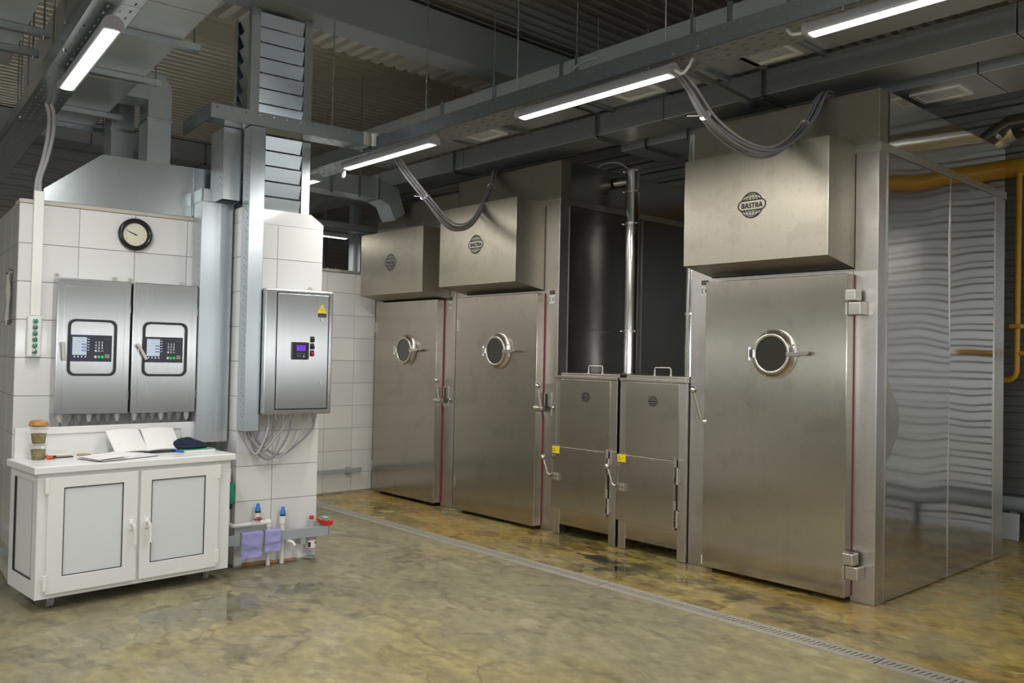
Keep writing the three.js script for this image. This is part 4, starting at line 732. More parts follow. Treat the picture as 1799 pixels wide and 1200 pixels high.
// ------------------------------------------------------------------ control cabinet on the column
{
  const s0 = 1.447, s1 = 1.96, y0 = 1.093, y1 = 1.985, n0 = 0.36, n = 0.56, t = thing(BLOCK, 'control_cabinet', 'stainless control cabinet on the column with a yellow warning sign', 'control cabinet', [1.7, y0, 0.46]);
  part(t, 'enclosure', [bx(s0, s1, y0, y1, n0, n, 0.012)], M.steelGrey);
  const d0 = 1.537, d1 = 1.922, e0 = 1.135, e1 = 1.955;
  part(t, 'door_gap', bx(d0 - 0.008, d1 + 0.008, e0 - 0.008, e1 + 0.008, n - 0.002, n + 0.0008), M.rubber);
  const door = part(t, 'door', bx(d0, d1, e0, e1, n - 0.002, n + 0.006, 0.004), M.steelGrey), f = n + 0.006;
  const tri = ext(shape([[1.832, 1.826], [1.905, 1.826], [1.8685, 1.892]]), f, f + 0.0012); tri.userData.keepUV = true;
  { const p = tri.attributes.position, u = tri.attributes.uv; for (let i = 0; i < p.count; i++) u.setXY(i, (p.getX(i) - 1.832) / 0.073, (p.getY(i) - 1.826) / 0.066); }
  part(door, 'warning_sign', tri, label(triTex), 'yellow triangular warning sign');
  part(door, 'name_plate', sheet(1.838, 1.902, 1.796, 1.823, f + 0.001), label(plateTex), 'black name plate');
  for (const y of [1.777, 1.32]) part(door, 'lock', [cyl([1.869, y, f], [1.869, y, f + 0.008], 0.012, 18), bx(1.866, 1.872, y - 0.006, y + 0.006, f + 0.008, f + 0.012)], M.chrome);
  const mt = part(door, 'meter', ext(rrect(1.643, 1.77, 1.485, 1.61, 0.012), f, f + 0.016, 0.003), M.black, 'square black panel meter');
  part(door, 'meter_face', sheet(1.649, 1.764, 1.491, 1.604, f + 0.0165), label(meterTex, 0.3));
  part(door, 'meter_screen', sheet(1.675, 1.742, 1.548, 1.588, f + 0.0172), std({ color: 0, emissive: 0xffffff, emissiveMap: meterScreenTex, emissiveIntensity: 0.9 }), 'lit violet display');
  for (const [i, y] of [1.632, 1.582, 1.532].entries()) { const w = part(door, 'switch', [bx(1.783, 1.813, y - 0.022, y + 0.022, f, f + 0.006, 0.002)], M.black); part(door, 'switch_knob', [cyl([1.799, y - 0.004, f + 0.005], [1.799, y - 0.004, f + 0.022], 0.011, 14), bx(1.795, 1.806, y - 0.018, y + 0.004, f + 0.018, f + 0.028, 0.002)], i === 2 ? M.red : M.rubber, i === 2 ? 'red switch knob' : undefined); }
  tab(t, 1.475, y1 - 0.004, n0 + 0.002); tab(t, 1.86, y1 - 0.004, n0 + 0.002); tab(t, 1.46, y0 - 0.042, n0 + 0.002); tab(t, 1.845, y0 - 0.042, n0 + 0.002);
  const K = [[1.53, 1.375, 0.80], [1.585, 1.38, 0.84], [1.64, 1.395, 0.83], [1.695, 1.405, 0.76], [1.805, 1.42, 0.77], [1.87, 1.43, 0.79]];
  K.forEach(([s, e, low], i) => {
    part(t, 'cable_gland', [cyl([s, y0 + 0.002, 0.46], [s, y0 - 0.03, 0.46], 0.017, 12), cyl([s, y0 - 0.029, 0.46], [s, y0 - 0.045, 0.46], 0.015, 12, 0.010)], M.cableLight);
    const c = thing(BLOCK, 'drooping_cable', ['grey cable under the column cabinet, first gland from the left', 'grey cable under the column cabinet, second gland from the left', 'grey cable under the column cabinet, third gland from the left', 'grey cable under the column cabinet, fourth gland from the left', 'grey cable under the column cabinet, fifth gland from the left', 'grey cable under the column cabinet, rightmost gland'][i], 'cable', [(s + e) / 2, low, 0.44], 'cables drooping from the column cabinet to the riser');
    part(c, 'cable', tube([[s, y0 - 0.04, 0.46], [s - 0.004, y0 - 0.10, 0.462], [s * 0.8 + e * 0.2, low + 0.11, 0.465], [s * 0.45 + e * 0.55, low + 0.012, 0.455], [s * 0.15 + e * 0.85, low + 0.07, 0.44], [e, 0.96, 0.43], [e, 1.02, 0.43]], i === 0 ? 0.0105 : 0.008, 60, 8), i % 2 ? M.cable : M.cableLight);
  });
}
// ------------------------------------------------------------------ clock, conduit, push buttons
{
  const c = [0.705, 2.337], t = thing(BLOCK, 'wall_clock', 'round black rimmed wall clock on the white tiles', 'clock', [c[0], c[1] - 0.11, 0.02]);
  part(t, 'rim', lathe([[0.078, 0.016], [0.084, 0.034], [0.096, 0.043], [0.108, 0.038], [0.113, 0.022], [0.112, 0.003], [0.0, 0.003]], [c[0], c[1], 0], 56, 'z'), M.black);
  const disc = new THREE.CircleGeometry(0.082, 48).translate(c[0], c[1], 0.016); disc.userData.keepUV = true; part(t, 'dial', disc, label(clockTex, 0.6), 'cream dial');
  const hand = (a, L, w, n, z) => { const g = ext(shape([[-w, -0.012], [w, -0.012], [w * 0.5, L], [-w * 0.5, L]]), 0, 0.001).rotateZ(-a).translate(c[0], c[1], z); part(t, n, g, M.black); };
  hand(-1.22, 0.044, 0.0032, 'hour_hand', 0.0185); hand(-1.16, 0.066, 0.0024, 'minute_hand', 0.0205);
  part(t, 'hand_pin', cyl([c[0], c[1], 0.016], [c[0], c[1], 0.024], 0.005, 14), M.black);
  const d = thing(BLOCK, 'cable_conduit', 'white plastic cable conduit running down the tiles to the push buttons', 'conduit', [0.1, 1.74, 0.02]);
  part(d, 'conduit', [bx(0.074, 0.134, 1.74, 2.56, 0.003, 0.038, 0.004)], M.whitePlastic);
  const b = thing(BLOCK, 'button_station', 'white push button box with a row of six green buttons', 'switch box', [0.1, 1.47, 0.03]);
  part(b, 'box', [bx(0.058, 0.14, 1.47, 1.738, 0.003, 0.055, 0.006)], M.whitePlastic);
  part(b, 'box_cover', bx(0.064, 0.134, 1.476, 1.732, 0.055, 0.06, 0.003), M.whitePlastic);
  for (let i = 0; i < 6; i++) { const y = 1.705 - i * 0.040, r = part(b, 'button', [lathe([[0.0, 0.026], [0.010, 0.024], [0.011, 0.012]], [0.1, y, 0.06], 18, 'z')], M.green, 'green push button'); part(b, 'button_collar', lathe([[0.0115, 0.0], [0.0155, 0.0], [0.0155, 0.012], [0.0115, 0.013]], [0.1, y, 0.06], 18, 'z'), M.chrome); }
  for (const [i, o] of [[0, 0], [1, 0.028]]) {
    const k = thing(BLOCK, 'riser_cable', i ? 'right one of two thick grey cables from the upper left tray to the conduit' : 'left one of two thick grey cables from the upper left tray to the conduit', 'cable', [0.12, 2.8, 0.05]);
    part(k, 'cable', tube([[0.10 + o, 3.12, 0.18], [0.125 + o, 3.06, 0.16], [0.135 + o, 2.95, 0.11], [0.118 + o * 0.8, 2.78, 0.06], [0.09 + o * 0.6, 2.64, 0.03], [0.085 + o * 0.8, 2.56, 0.02], [0.088 + o * 0.6, 2.50, 0.02]], 0.0125, 50, 9), M.cableLight);
  }
}
// ------------------------------------------------------------------ low rails, water pipes and things at the column foot
{
  const t = thing(BLOCK, 'bumper_rail', 'grey steel bumper rail round the foot of the column', 'rail', [1.65, 0.18, 0.4]);
  part(t, 'rail', [bx(1.262, 2.02, 0.18, 0.252, 0.445, 0.455, 0.003), bx(1.262, 1.272, 0.18, 0.252, 0.30, 0.455, 0.003), bx(2.01, 2.02, 0.18, 0.252, 0.30, 0.455, 0.003)], M.rail);
  part(t, 'rail_bracket', [bx(1.80, 1.84, 0.13, 0.20, 0.352, 0.452, 0.004)], M.rail); part(t, 'rail_bracket', [bx(1.42, 1.46, 0.13, 0.20, 0.352, 0.452, 0.004)], M.rail);
  const cloth = (s0, s1, yb, text) => {
    const g = new THREE.PlaneGeometry(s1 - s0, 1, 24, 30), p = g.attributes.position, H = 0.262 - yb;
    for (let i = 0; i < p.count; i++) {
      const u = p.getX(i), v = 0.5 - p.getY(i), L = v * (H + 0.09); // 0 at the back hem
      let y, n; if (L < 0.07) { y = 0.262 - 0.07 + L; n = 0.438; } else if (L < 0.09) { const a = (L - 0.07) / 0.02 * Math.PI; y = 0.262 + Math.sin(a) * 0.006; n = 0.45 - Math.cos(a) * 0.012; } else { y = 0.262 - (L - 0.09); n = 0.463; }
      const w = (fbm(u * 14 + s0 * 9, v * 7, 301, 3) - 0.5) * 0.022 * (L > 0.09 ? clamp((L - 0.09) * 14) : 0.05);
      p.setXYZ(i, (s0 + s1) / 2 + u * (1 - 0.05 * v) + (fbm(v * 5, s0, 311, 2) - 0.5) * 0.012, y + (L > 0.09 ? (fbm(u * 9, 3, 317, 2) - 0.5) * 0.02 * v : 0), n + Math.max(w, -0.005) + 0.004);
    }
    g.computeVertexNormals(); const c = thing(BLOCK, 'cleaning_cloth', text, 'cloth', [(s0 + s1) / 2, yb, 0.46], 'lilac cloths over the rail');
    part(c, 'cloth', g, std({ color: lin(0.34, 0.33, 0.62), roughness: 0.95, side: THREE.DoubleSide }));
  };
  cloth(1.352, 1.508, 0.09, 'larger, left lilac cloth hung over the rail'); cloth(1.522, 1.642, 0.118, 'smaller, right lilac cloth hung over the rail');
  const w = thing(BLOCK, 'water_pipe', 'white plastic water pipe with a red tap, left on the column foot', 'pipe', [1.5, 0, 0.38]), pn = 0.39;
  part(w, 'pipe', [pipe([[1.31, 0.70, 0.30], [1.31, 0.31, 0.30], [1.318, 0.305, pn], [1.578, 0.31, pn], [1.578, 0.002, pn]], 0.0155, 0.022, 12)], M.whitePlastic);
  part(w, 'fitting', [cyl([1.45, 0.309, pn], [1.535, 0.31, pn], 0.021, 16), cyl([1.495, 0.31, pn], [1.495, 0.385, pn], 0.019, 16), cyl([1.548, 0.31, pn], [1.562, 0.31, pn], 0.022, 16), cyl([1.578, 0.28, pn], [1.578, 0.292, pn], 0.022, 16), ball([1.578, 0.31, pn], 0.022, 14)], M.whitePlastic);
  part(w, 'tap', [cyl([1.495, 0.345, pn], [1.495, 0.345, pn + 0.035], 0.013, 12), bx(1.455, 1.515, 0.339, 0.351, pn + 0.03, pn + 0.042, 0.004)], M.red, 'red tap handle');
  const cap = (o, s, y) => { part(o, 'cap_ring', cyl([s, y, pn], [s, y + 0.012, pn], 0.020, 16), M.rubber); part(o, 'blue_cap', lathe([[0.019, 0.012], [0.019, 0.03], [0.012, 0.045], [0.0115, 0.062], [0.009, 0.066], [0, 0.066]], [s, y, pn], 20), M.blue, 'blue hose connector'); };
  cap(w, 1.495, 0.385);
  const v = thing(BLOCK, 'water_pipe', 'short white upright water pipe with blue cap, right of the red tap', 'pipe', [1.68, 0, pn]);
  part(v, 'pipe', cyl([1.682, 0.002, pn], [1.682, 0.30, pn], 0.0165, 14), M.whitePlastic); part(v, 'fitting', cyl([1.682, 0.29, pn], [1.682, 0.345, pn], 0.023, 16), M.whitePlastic); cap(v, 1.682, 0.345);
  const q = thing(BLOCK, 'spout', 'small white water spout below the bumper rail', 'tap', [1.72, 0.14, 0.38]);
  part(q, 'spout', tube([[1.70, 0.168, 0.40], [1.70, 0.17, 0.43], [1.725, 0.165, 0.47], [1.742, 0.14, 0.485]], 0.010, 20, 10), M.whitePlastic); part(q, 'flange', cyl([1.70, 0.168, 0.352], [1.70, 0.168, 0.40], 0.016, 14), M.whitePlastic);
  const b = thing(BLOCK, 'plastic_bottle', 'clear plastic bottle with red cap standing behind the rail end', 'bottle', [1.905, 0, 0.392]), bc = [1.905, 0.001, 0.392];
  part(b, 'bottle_body', lathe([[0, 0.004], [0.022, 0.001], [0.034, 0.006], [0.038, 0.028], [0.0365, 0.05], [0.038, 0.07], [0.0365, 0.09], [0.038, 0.11], [0.038, 0.20], [0.036, 0.225], [0.024, 0.262], [0.0145, 0.285], [0.0135, 0.302]], bc, 32), phy({ color: lin(0.93, 0.95, 0.96), roughness: 0.06, transmission: 1, thickness: 0, side: THREE.DoubleSide }));
  const lb = new THREE.CylinderGeometry(0.0386, 0.0386, 0.07, 32, 1, true).translate(bc[0], 0.122, bc[2]); lb.userData.keepUV = true; part(b, 'paper_label', lb, std({ map: bottleTex, roughness: 0.5, side: THREE.DoubleSide }));
  part(b, 'water', lathe([[0, 0.0045], [0.02, 0.003], [0.033, 0.008], [0.0365, 0.028], [0, 0.028]], bc, 32), phy({ color: lin(0.95, 0.97, 0.98), roughness: 0.02, transmission: 1, thickness: 0.05, ior: 1.33 }));
  part(b, 'cap', lathe([[0.0155, 0.300], [0.0165, 0.302], [0.0165, 0.322], [0.014, 0.325], [0, 0.325]], bc, 24), M.red); 
  const r = thing(BLOCK, 'scoop', 'red plastic scoop lying on the rail end behind the bottle', 'scoop', [1.99, 0.253, 0.41]);
  part(r, 'scoop', [ext(shape([[1.952, 0.30], [1.966, 0.262], [1.985, 0.2535], [2.05, 0.2535], [2.046, 0.268], [2.056, 0.284], [2.036, 0.282], [1.99, 0.284], [1.972, 0.305]]), 0.37, 0.46, 0.004)], M.red);
  const sp = thing(BLOCK, 'sponge', 'teal and orange sponge lying in the red scoop', 'sponge', [1.99, 0.285, 0.41]);
  part(sp, 'sponge', bx(1.978, 2.024, 0.298, 0.314, 0.385, 0.445, 0.006), M.teal); part(sp, 'scouring_side', bx(1.98, 2.03, 0.2845, 0.298, 0.385, 0.445, 0.004), std({ color: lin(0.6, 0.28, 0.08), roughness: 0.9 }));
  const hr = thing(BLOCK, 'hose_nozzle', 'green hose nozzle hung beside the column, half hidden by the white cabinet', 'nozzle', [1.32, 0.45, 0.33]);
  part(hr, 'nozzle_body', lathe([[0, 0], [0.02, 0.01], [0.026, 0.05], [0.022, 0.11], [0.014, 0.16], [0, 0.165]], [1.318, 0.45, 0.34], 18), M.green); part(hr, 'nozzle_tip', cyl([1.318, 0.42, 0.34], [1.318, 0.452, 0.34], 0.010, 12), M.rubber);
  const br = thing(WORLD, 'bumper_rail', 'grey bumper rail on the far tiled wall, ending at the farthest oven', 'rail', [-5.76, 0.22, 0.9]);
  part(br, 'rail', bx(-5.765, -5.752, 0.222, 0.272, 0.17, 2.3, 0.003), M.rail); for (const z of [0.33, 1.4]) part(br, 'rail_bracket', bx(-5.812, -5.765, 0.205, 0.285, z - 0.02, z + 0.02, 0.003), M.rail);
  const lr = thing(BLOCK, 'bumper_rail', 'grey bumper rail on the left flank of the booth', 'rail', [-0.06, 0.19, -0.8]);
  part(lr, 'rail', bx(-0.075, -0.062, 0.185, 0.245, -2.0, 0.03, 0.003), M.rail); part(lr, 'rail_end', bx(-0.075, -0.004, 0.185, 0.245, 0.018, 0.03, 0.003), M.rail);
  const rg = thing(BLOCK, 'hanging_rag', 'white rag strung on hooks on the left flank of the booth', 'rag', [-0.02, 1.66, -0.3]);
  { const g = new THREE.PlaneGeometry(0.16, 0.34, 12, 24), p = g.attributes.position; for (let i = 0; i < p.count; i++) { const u = p.getX(i), v = p.getY(i); p.setXYZ(i, u * (0.8 + 0.3 * Math.cos(v * 9)), v + u * 0.15, (fbm(u * 12, v * 8, 331, 3) - 0.5) * 0.02); } g.computeVertexNormals(); part(rg, 'rag', g.rotateY(-Math.PI / 2).translate(-0.022, 1.86, -0.27), std({ color: lin(0.7, 0.7, 0.64), roughness: 0.95, side: THREE.DoubleSide })); }
  part(rg, 'hook', [[2.045, -0.20], [2.03, -0.35], [1.70, -0.20], [1.69, -0.35]].map(([y, n]) => cyl([-0.002, y, n], [-0.03, y + 0.006, n], 0.004, 6)), M.black);
}
// ------------------------------------------------------------------ white worktop cabinet on castors
const CAB = { o: place(BLOCK, 0.05, 0, 0.80), a: BLOCK.a + 0.154 }, CW = 1.174, CT = 0.845;
{
  const t = thing(CAB, 'worktop_cabinet', 'white plastic worktop cabinet with two doors on castors', 'cabinet', [CW / 2, 0, -0.25]), b = 0.078;
  part(t, 'carcass', [bx(0, CW, b, 0.80, -0.5, -0.03, 0.003)], M.pvc);
  part(t, 'face_frame', ext((() => { const s = shape([[0, b], [CW, b], [CW, 0.80], [0, 0.80]]); return s; })(), -0.03, 0), M.pvc);
  part(t, 'side_panel', (() => { const s = shape([[0.5, b], [0.0, b], [0.0, 0.8], [0.5, 0.8]].map(([z, y]) => [z, y])); s.holes.push(path([[0.08, 0.18], [0.42, 0.18], [0.42, 0.75], [0.08, 0.75]])); return bend(ext(s, 0, 0.012), new THREE.Matrix4().set(0, 0, -1, 0, 0, 1, 0, 0, -1, 0, 0, 0, 0, 0, 0, 1)); })(), M.pvc);
  part(t, 'side_gasket', [bx(-0.0125, 0, 0.18, 0.75, -0.084, -0.08), bx(-0.0125, 0, 0.18, 0.75, -0.42, -0.416), bx(-0.0125, 0, 0.18, 0.184, -0.42, -0.08)], M.rubber);
  for (const [d0, d1, p0, p1, hx, hinge] of [[0.04, 0.553, 0.125, 0.466, 0.515, 0.045], [0.572, 1.088, 0.638, 0.992, 0.61, 1.095]]) {
    const y0 = 0.105, y1 = 0.778, s = shape([[d0, y0], [d1, y0], [d1, y1], [d0, y1]]); s.holes.push(path([[p0, 0.20], [p1, 0.20], [p1, 0.715], [p0, 0.715]]));
    const door = part(t, 'door', ext(s, 0.001, 0.022, 0.003), M.pvc);
    part(door, 'door_panel', bx(p0 + 0.004, p1 - 0.004, 0.204, 0.711, 0.002, 0.014), M.pvcPanel);
    part(door, 'panel_gasket', [bx(p0, p1, 0.20, 0.2045, 0.002, 0.02), bx(p0, p1, 0.7105, 0.715, 0.002, 0.02), bx(p0, p0 + 0.0045, 0.20, 0.715, 0.002, 0.02), bx(p1 - 0.0045, p1, 0.20, 0.715, 0.002, 0.02)], M.rubber);
    part(door, 'handle', [bx(hx - 0.014, hx + 0.014, 0.42, 0.485, 0.022, 0.032, 0.004), cyl([hx, 0.462, 0.03], [hx, 0.462, 0.052], 0.010, 14), tube([[hx, 0.464, 0.052], [hx + 0.008, 0.44, 0.058], [hx + 0.013, 0.40, 0.058], [hx + 0.016, 0.335, 0.055]], 0.0105, 24, 10)], M.whitePlastic);
    for (const y of [0.71, 0.15]) part(door, 'hinge', bx(hinge - 0.024, hinge - 0.002, y - 0.022, y + 0.068, 0.02, 0.03, 0.003), M.whitePlastic);
  }
  part(t, 'worktop', bx(-0.04, CW + 0.025, 0.802, CT, -0.5, 0.03, 0.006), M.pvc);
  const bs = part(t, 'backsplash', [bx(-0.004, CW - 0.01, CT, 1.03, -0.5, -0.486, 0.003), bx(-0.004, CW - 0.01, 0.985, 1.03, -0.487, -0.476, 0.003), bx(-0.004, 0.10, CT, 0.986, -0.487, -0.476, 0.002), bx(CW - 0.13, CW - 0.01, CT, 0.986, -0.487, -0.476, 0.002)], M.pvc);
  for (const [x, z] of [[0.10, -0.10], [1.06, -0.10], [0.10, -0.42], [1.06, -0.42]]) {
    const c = part(t, 'castor', [bx(x - 0.018, x + 0.018, 0.066, 0.0775, z - 0.03, z + 0.03, 0.003), bx(x - 0.018, x - 0.013, 0.03, 0.072, z - 0.02, z + 0.022), bx(x + 0.013, x + 0.018, 0.03, 0.072, z - 0.02, z + 0.022)], M.steelPlain);
    part(c, 'wheel', [cyl([x - 0.012, 0.036, z], [x + 0.012, 0.036, z], 0.0355, 22)], std({ color: lin(0.25, 0.25, 0.26), roughness: 0.4 })); part(c, 'wheel_hub', cyl([x - 0.0195, 0.036, z], [x + 0.0195, 0.036, z], 0.014, 14), M.galvBright);
  }
}
// ------------------------------------------------------------------ things on the worktop
{
  const T0 = CT + 0.001;
  const clear = phy({ color: lin(0.95, 0.95, 0.93), roughness: 0.12, transmission: 1, thickness: 0, side: THREE.DoubleSide });
  const tub = (y, text) => {
    const c = [0.092, y, -0.35], t = thing(CAB, 'plastic_tub', text, 'food tub', c, 'clear tubs on the worktop');
    part(t, 'tub', lathe([[0.0, 0.001], [0.036, 0.001], [0.038, 0.004], [0.0475, 0.086], [0.0495, 0.088]], c, 36), clear);
    part(t, 'contents', lathe([[0, 0.0025], [0.0355, 0.0025], [0.043, 0.060], [0, 0.060]], c, 36), std({ color: lin(0.30, 0.25, 0.12), roughness: 0.8, map: dataTex(128, 128, (u, v) => { const k = 0.6 + 0.6 * fbm(u * 10, v * 10, 401, 4, 10, 10); return [k, k * 0.98, k * 0.9]; }, true, [12, 12]) }), 'brown grainy filling');
    part(t, 'lid', lathe([[0.0, 0.090], [0.040, 0.090], [0.043, 0.096], [0.0515, 0.096], [0.0525, 0.087], [0.050, 0.087]], c, 36), clear);
  };
  tub(T0, 'lower of two clear tubs with brown filling on the white worktop'); tub(T0 + 0.0975, 'upper of two clear tubs, carrying the lump of bread');
  { const g = new THREE.SphereGeometry(1, 40, 28), p = g.attributes.position; for (let i = 0; i < p.count; i++) { const x = p.getX(i), y = p.getY(i), z = p.getZ(i), s = 1 + (fbm(x * 2 + 5, z * 2 + y * 2.4, 411, 4) - 0.5) * 0.4, b = (v) => Math.sign(v) * Math.abs(v) ** 0.6; const ly = b(y) * 0.027 * s; p.setXYZ(i, b(x) * 0.050 * (0.8 + 0.2 * s) * (ly < -0.004 ? 1.06 : 0.95), Math.max(ly * 0.8, -0.026), b(z) * 0.046 * (0.8 + 0.2 * s)); } g.computeVertexNormals();
    const t = thing(CAB, 'bread_chunk', 'crusty golden brown lump of bread on top of the stacked tubs', 'bread', [0.092, T0 + 0.194, -0.35]);
    part(t, 'crust', g.translate(0.09, T0 + 0.2205, -0.35), std({ color: 0xffffff, roughness: 0.75, map: dataTex(256, 256, (u, v) => { const n = fbm(u * 3, v * 5, 421, 4, 3, 5), k = sstep(0.42, 0.62, n); return [0.74 - 0.12 * k, 0.58 - 0.16 * k, 0.36 - 0.10 * k]; }, true, [9, 9]) })); }
  const mk = thing(CAB, 'marker_pen', 'short black marker with an orange red end', 'pen', [0.165, T0, -0.32]);
  part(mk, 'barrel', cyl([0.160, T0 + 0.010, -0.331], [0.190, T0 + 0.010, -0.353], 0.010, 14, 0.0085), M.black); part(mk, 'cap', lathe([[0, 0], [0.009, 0.001], [0.0115, 0.005], [0.0115, 0.04], [0, 0.04]], [0, 0, 0], 16).applyMatrix4(new THREE.Matrix4().makeRotationFromQuaternion(new THREE.Quaternion().setFromUnitVectors(V3(0, 1, 0), V3(0.05, 0, -0.037).normalize()))).translate(0.13, T0 + 0.0118, -0.309), phy({ color: lin(0.75, 0.09, 0.03), roughness: 0.35 }), 'orange red cap');
  const nt = thing(CAB, 'note_pad', 'pale pink notes lying on a dark notebook behind the tubs', 'notepad', [0.25, T0, -0.42]);
  part(nt, 'cover', bx(0.155, 0.30, T0, T0 + 0.006, -0.455, -0.36, 0.001), M.panelDark); part(nt, 'sheets', bx(0.158, 0.285, T0 + 0.0065, T0 + 0.016, -0.462, -0.366, 0.001), std({ color: lin(0.62, 0.47, 0.36), roughness: 0.85 })); part(nt, 'top_sheet', bx(0.17, 0.305, T0 + 0.0165, T0 + 0.0175, -0.45, -0.372).translate(0, 0, 0), M.paper);
  const ds = thing(CAB, 'coaster', 'small round tan coaster on the white worktop', 'coaster', [0.385, T0, -0.42]);
  part(ds, 'disc', lathe([[0, 0], [0.04, 0], [0.042, 0.003], [0.041, 0.007], [0, 0.009]], [0.385, T0, -0.43], 28), std({ color: lin(0.42, 0.31, 0.18), roughness: 0.85 }));
  const paperM = std({ map: pageTex, roughness: 0.85, side: THREE.DoubleSide });
  // an open notebook lying flat: two bowed page stacks on a dark cover
  const page = (w, d, bow, th) => { const top = [], n = 14; for (let i = 0; i <= n; i++) { const u = i / n; top.push([u * w, th * (1 - 0.3 * u) + bow * Math.sin(Math.PI * Math.min(1, u * 1.15)) * (1 - u * 0.5)]); } return ext(shape([[0, 0], ...top, [w, 0]].map(([x, y]) => [x, y])), 0, d); };
  const nb = thing(CAB, 'open_notebook', 'open notebook lying at the front edge of the white worktop', 'book', [0.46, T0, -0.2]), spin = new THREE.Matrix4().makeRotationY(0.30).setPosition(0.47, T0, -0.30);
  const put = (g) => g.applyMatrix4(spin);
  part(nb, 'cover', put(bx(-0.20, 0.20, 0, 0.003, 0, 0.25, 0.001)), M.panelDark, 'dark cover');
  part(nb, 'left_pages', put(bend(page(0.20, 0.245, 0.006, 0.006), new THREE.Matrix4().makeScale(-1, 1, 1)).translate(0, 0.0032, 0.002)), M.paper); part(nb, 'right_pages', put(page(0.20, 0.245, 0.014, 0.012).translate(0, 0.0032, 0.002)), M.paper);
  part(nb, 'loose_sheet', put(new THREE.BoxGeometry(0.19, 0.0012, 0.24).rotateZ(0.05).rotateY(-0.12).translate(-0.12, 0.020, 0.14)), M.paper);
  // a large open book leaning back on the splash
  const bk = thing(CAB, 'open_book', 'large open book with blank white pages leaning on the backsplash', 'book', [0.74, T0, -0.36]);
  const lean = (e0, e1, twist) => { const g = new THREE.BoxGeometry(e1 - e0, 0.20, 0.010, 12, 1, 1), p = g.attributes.position; for (let i = 0; i < p.count; i++) { const u = p.getX(i) / (e1 - e0); p.setZ(i, p.getZ(i) + 0.014 * Math.cos(u * Math.PI * 0.9)); } g.computeVertexNormals(); return g.rotateX(-0.86).rotateY(twist).translate((e0 + e1) / 2, T0 + 0.078, -0.375); };
  part(bk, 'left_page', lean(0.525, 0.742, 0.08), M.paper); part(bk, 'right_page', lean(0.748, 0.965, -0.06), M.paper);
  part(bk, 'cover', [bx(0.52, 0.965, T0, T0 + 0.004, -0.40, -0.28, 0.001)], M.panelDark);
  const fo = thing(CAB, 'document_folder', 'green document folder with white sheets near the right end of the worktop', 'folder', [1.06, T0, -0.28]);
  part(fo, 'sheets', bx(0.945, 1.155, T0, T0 + 0.016, -0.405, -0.18, 0.002), M.paper); part(fo, 'cover', bx(0.94, 1.16, T0 + 0.0165, T0 + 0.019, -0.41, -0.178, 0.001), std({ color: lin(0.08, 0.36, 0.2), roughness: 0.5 })); part(fo, 'blue_tab', bx(0.925, 0.95, T0, T0 + 0.0155, -0.34, -0.21, 0.002), M.blue);
  const cp = thing(CAB, 'knitted_cap', 'dark navy cap lying folded on the green folder', 'cap', [1.03, T0 + 0.02, -0.33]);
  { const g = new THREE.SphereGeometry(1, 36, 24), p = g.attributes.position; for (let i = 0; i < p.count; i++) { const x = p.getX(i), y = Math.max(p.getY(i), -0.25), z = p.getZ(i), s = 1 + (fbm(x * 2.5, z * 2.5 + y * 3, 431, 4) - 0.5) * 0.3; p.setXYZ(i, x * 0.118 * s, (y + 0.25) * 0.052 * s * (1 - 0.35 * x), z * 0.09 * s); } g.computeVertexNormals(); part(cp, 'crown', g.translate(1.035, T0 + 0.020, -0.32), std({ color: lin(0.012, 0.016, 0.042), roughness: 0.9 })); part(cp, 'brim', tube([[0.93, T0 + 0.03, -0.30], [0.97, T0 + 0.034, -0.23], [1.05, T0 + 0.034, -0.222], [1.12, T0 + 0.03, -0.26], [1.145, T0 + 0.03, -0.32]], 0.011, 30, 8), std({ color: lin(0.02, 0.024, 0.05), roughness: 0.9 })); }
}
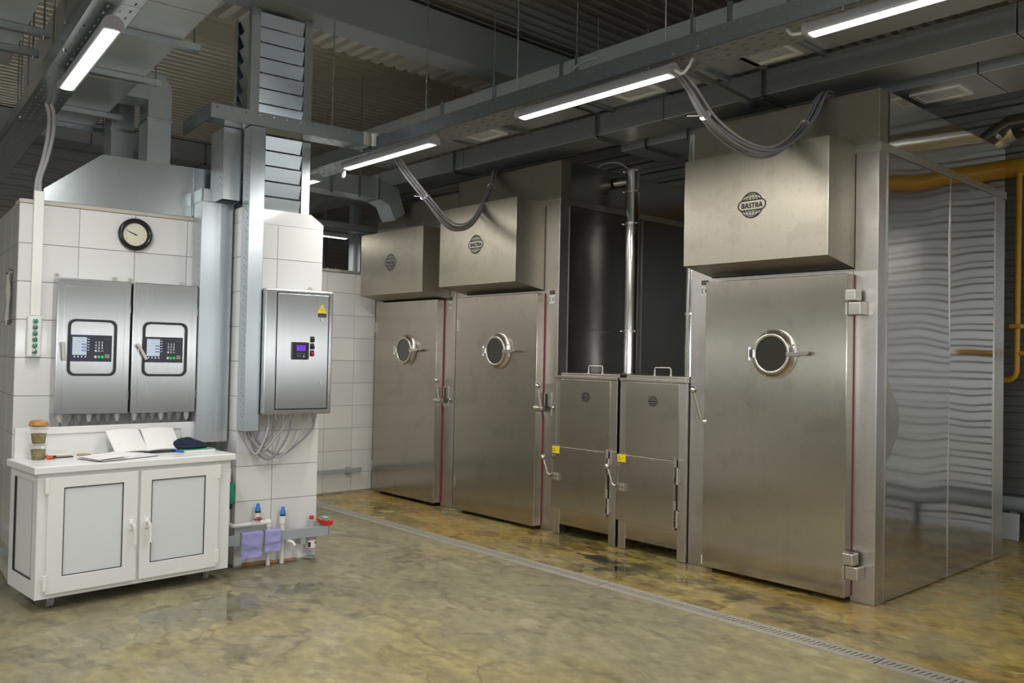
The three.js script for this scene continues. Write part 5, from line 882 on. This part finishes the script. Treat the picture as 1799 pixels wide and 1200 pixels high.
// ------------------------------------------------------------------ the dark gap above the far tiled wall
{
  const p = thing(WORLD, 'steel_post', 'galvanised post standing in the dark opening above the tiled wall', 'post', [-6.75, 0, -0.28]);
  part(p, 'post', [bx(-6.8, -6.7, 0.004, 3.4, -0.335, -0.325), bx(-6.80, -6.79, 0.004, 3.4, -0.325, -0.235), bx(-6.8, -6.7, 0.004, 3.4, -0.235, -0.225)], M.galv); part(p, 'foot_plate', bx(-6.85, -6.65, 0, 0.012, -0.4, -0.16), M.galvBright);
  const q = thing(WORLD, 'steel_post', 'pale post seen past the column through the dark opening', 'post', [-6.3, 0, 0.9]);
  part(q, 'post', bx(-6.36, -6.26, 0, 3.418, 0.80, 0.90, 0.004), M.cladLight); part(q, 'foot_plate', bx(-6.4, -6.2, 0, 0.012, 0.75, 0.95), M.galv);
  const c = thing(WORLD, 'cable_tray', 'dark cable tray crossing the opening above the tiled wall', 'cable tray', [-6.5, 3.02, 0.4]);
  part(c, 'tray_length', [bx(-6.6, -6.4, 3.02, 3.024, -1.2, 2.4), bx(-6.402, -6.4, 3.02, 3.10, -1.2, 2.4), bx(-6.6, -6.598, 3.02, 3.10, -1.2, 2.4)], M.galv); part(c, 'hanger_rod', [cyl([-6.5, 3.02, 0.28], [-6.5, RY - 0.06, 0.28], 0.005, 6)], M.galvBright);
  const b = thing(WORLD, 'air_duct', 'branch duct with an angled elbow under the main tray, above the farthest oven', 'duct', [-5.3, 3.2, 0.8]);
  part(b, 'duct_body', extX([[1.5, 3.20], [1.5, 3.385], [0.46, 3.41], [0.40, 3.405], [0.40, 3.20]], -5.45, -5.2), M.galv); part(b, 'duct_elbow', extX([[0.398, 3.20], [0.398, 3.405], [0.14, 3.335], [0.05, 3.08], [0.17, 2.99], [0.26, 3.15]], -5.45, -5.2), M.galv);
  part(b, 'duct_flange', bx(-5.47, -5.18, 3.185, 3.415, 0.39, 0.41), M.galvBright); parts(b, 'hanger_strap', [0.62, 0.95].map((z) => bx(-5.198, -5.186, 3.18, 3.42, z, z + 0.03)), M.galvBright); part(b, 'hanger_rod', [cyl([-5.192, 3.4, 0.63], [-5.192, RY - 0.05, 0.63], 0.005, 6)], M.galvBright);
  const fd = thing(WORLD, 'air_duct', 'far duct crossing under the roof sheets behind the fume hood', 'duct', [-9.5, 4.18, 1]);
  parts(fd, 'duct_body', [[-1.5, 0.3], [0.31, 2.1], [2.11, 3.9], [3.91, 5.7]].map(([p, q]) => bx(-9.75, -9.3, 4.18, 4.45, p, q, 0.004)), M.galv); for (const z of [0.62, 1.7]) parts(fd, 'hanger_strap', [bx(-9.3, -9.285, 4.16, 4.46, z - 0.015, z + 0.015), bx(-9.8, -9.285, 4.155, 4.18, z - 0.015, z + 0.015)], M.galvBright);
  const r = thing(WORLD, 'spiral_duct', 'round dark duct standing deep in the opening behind the tiled wall', 'duct', [-8.2, 0, -0.3]);
  part(r, 'duct_body', cyl([-8.2, 0, -0.4], [-8.2, 3.3, -0.4], 0.28, 36), M.galv); part(r, 'duct_seam', Array.from({ length: 16 }, (_, i) => cyl([-8.2, 0.2 + i * 0.2, -0.4], [-8.2, 0.206 + i * 0.2, -0.4], 0.284, 36)), M.galv);
}

renderer.render(scene, camera);
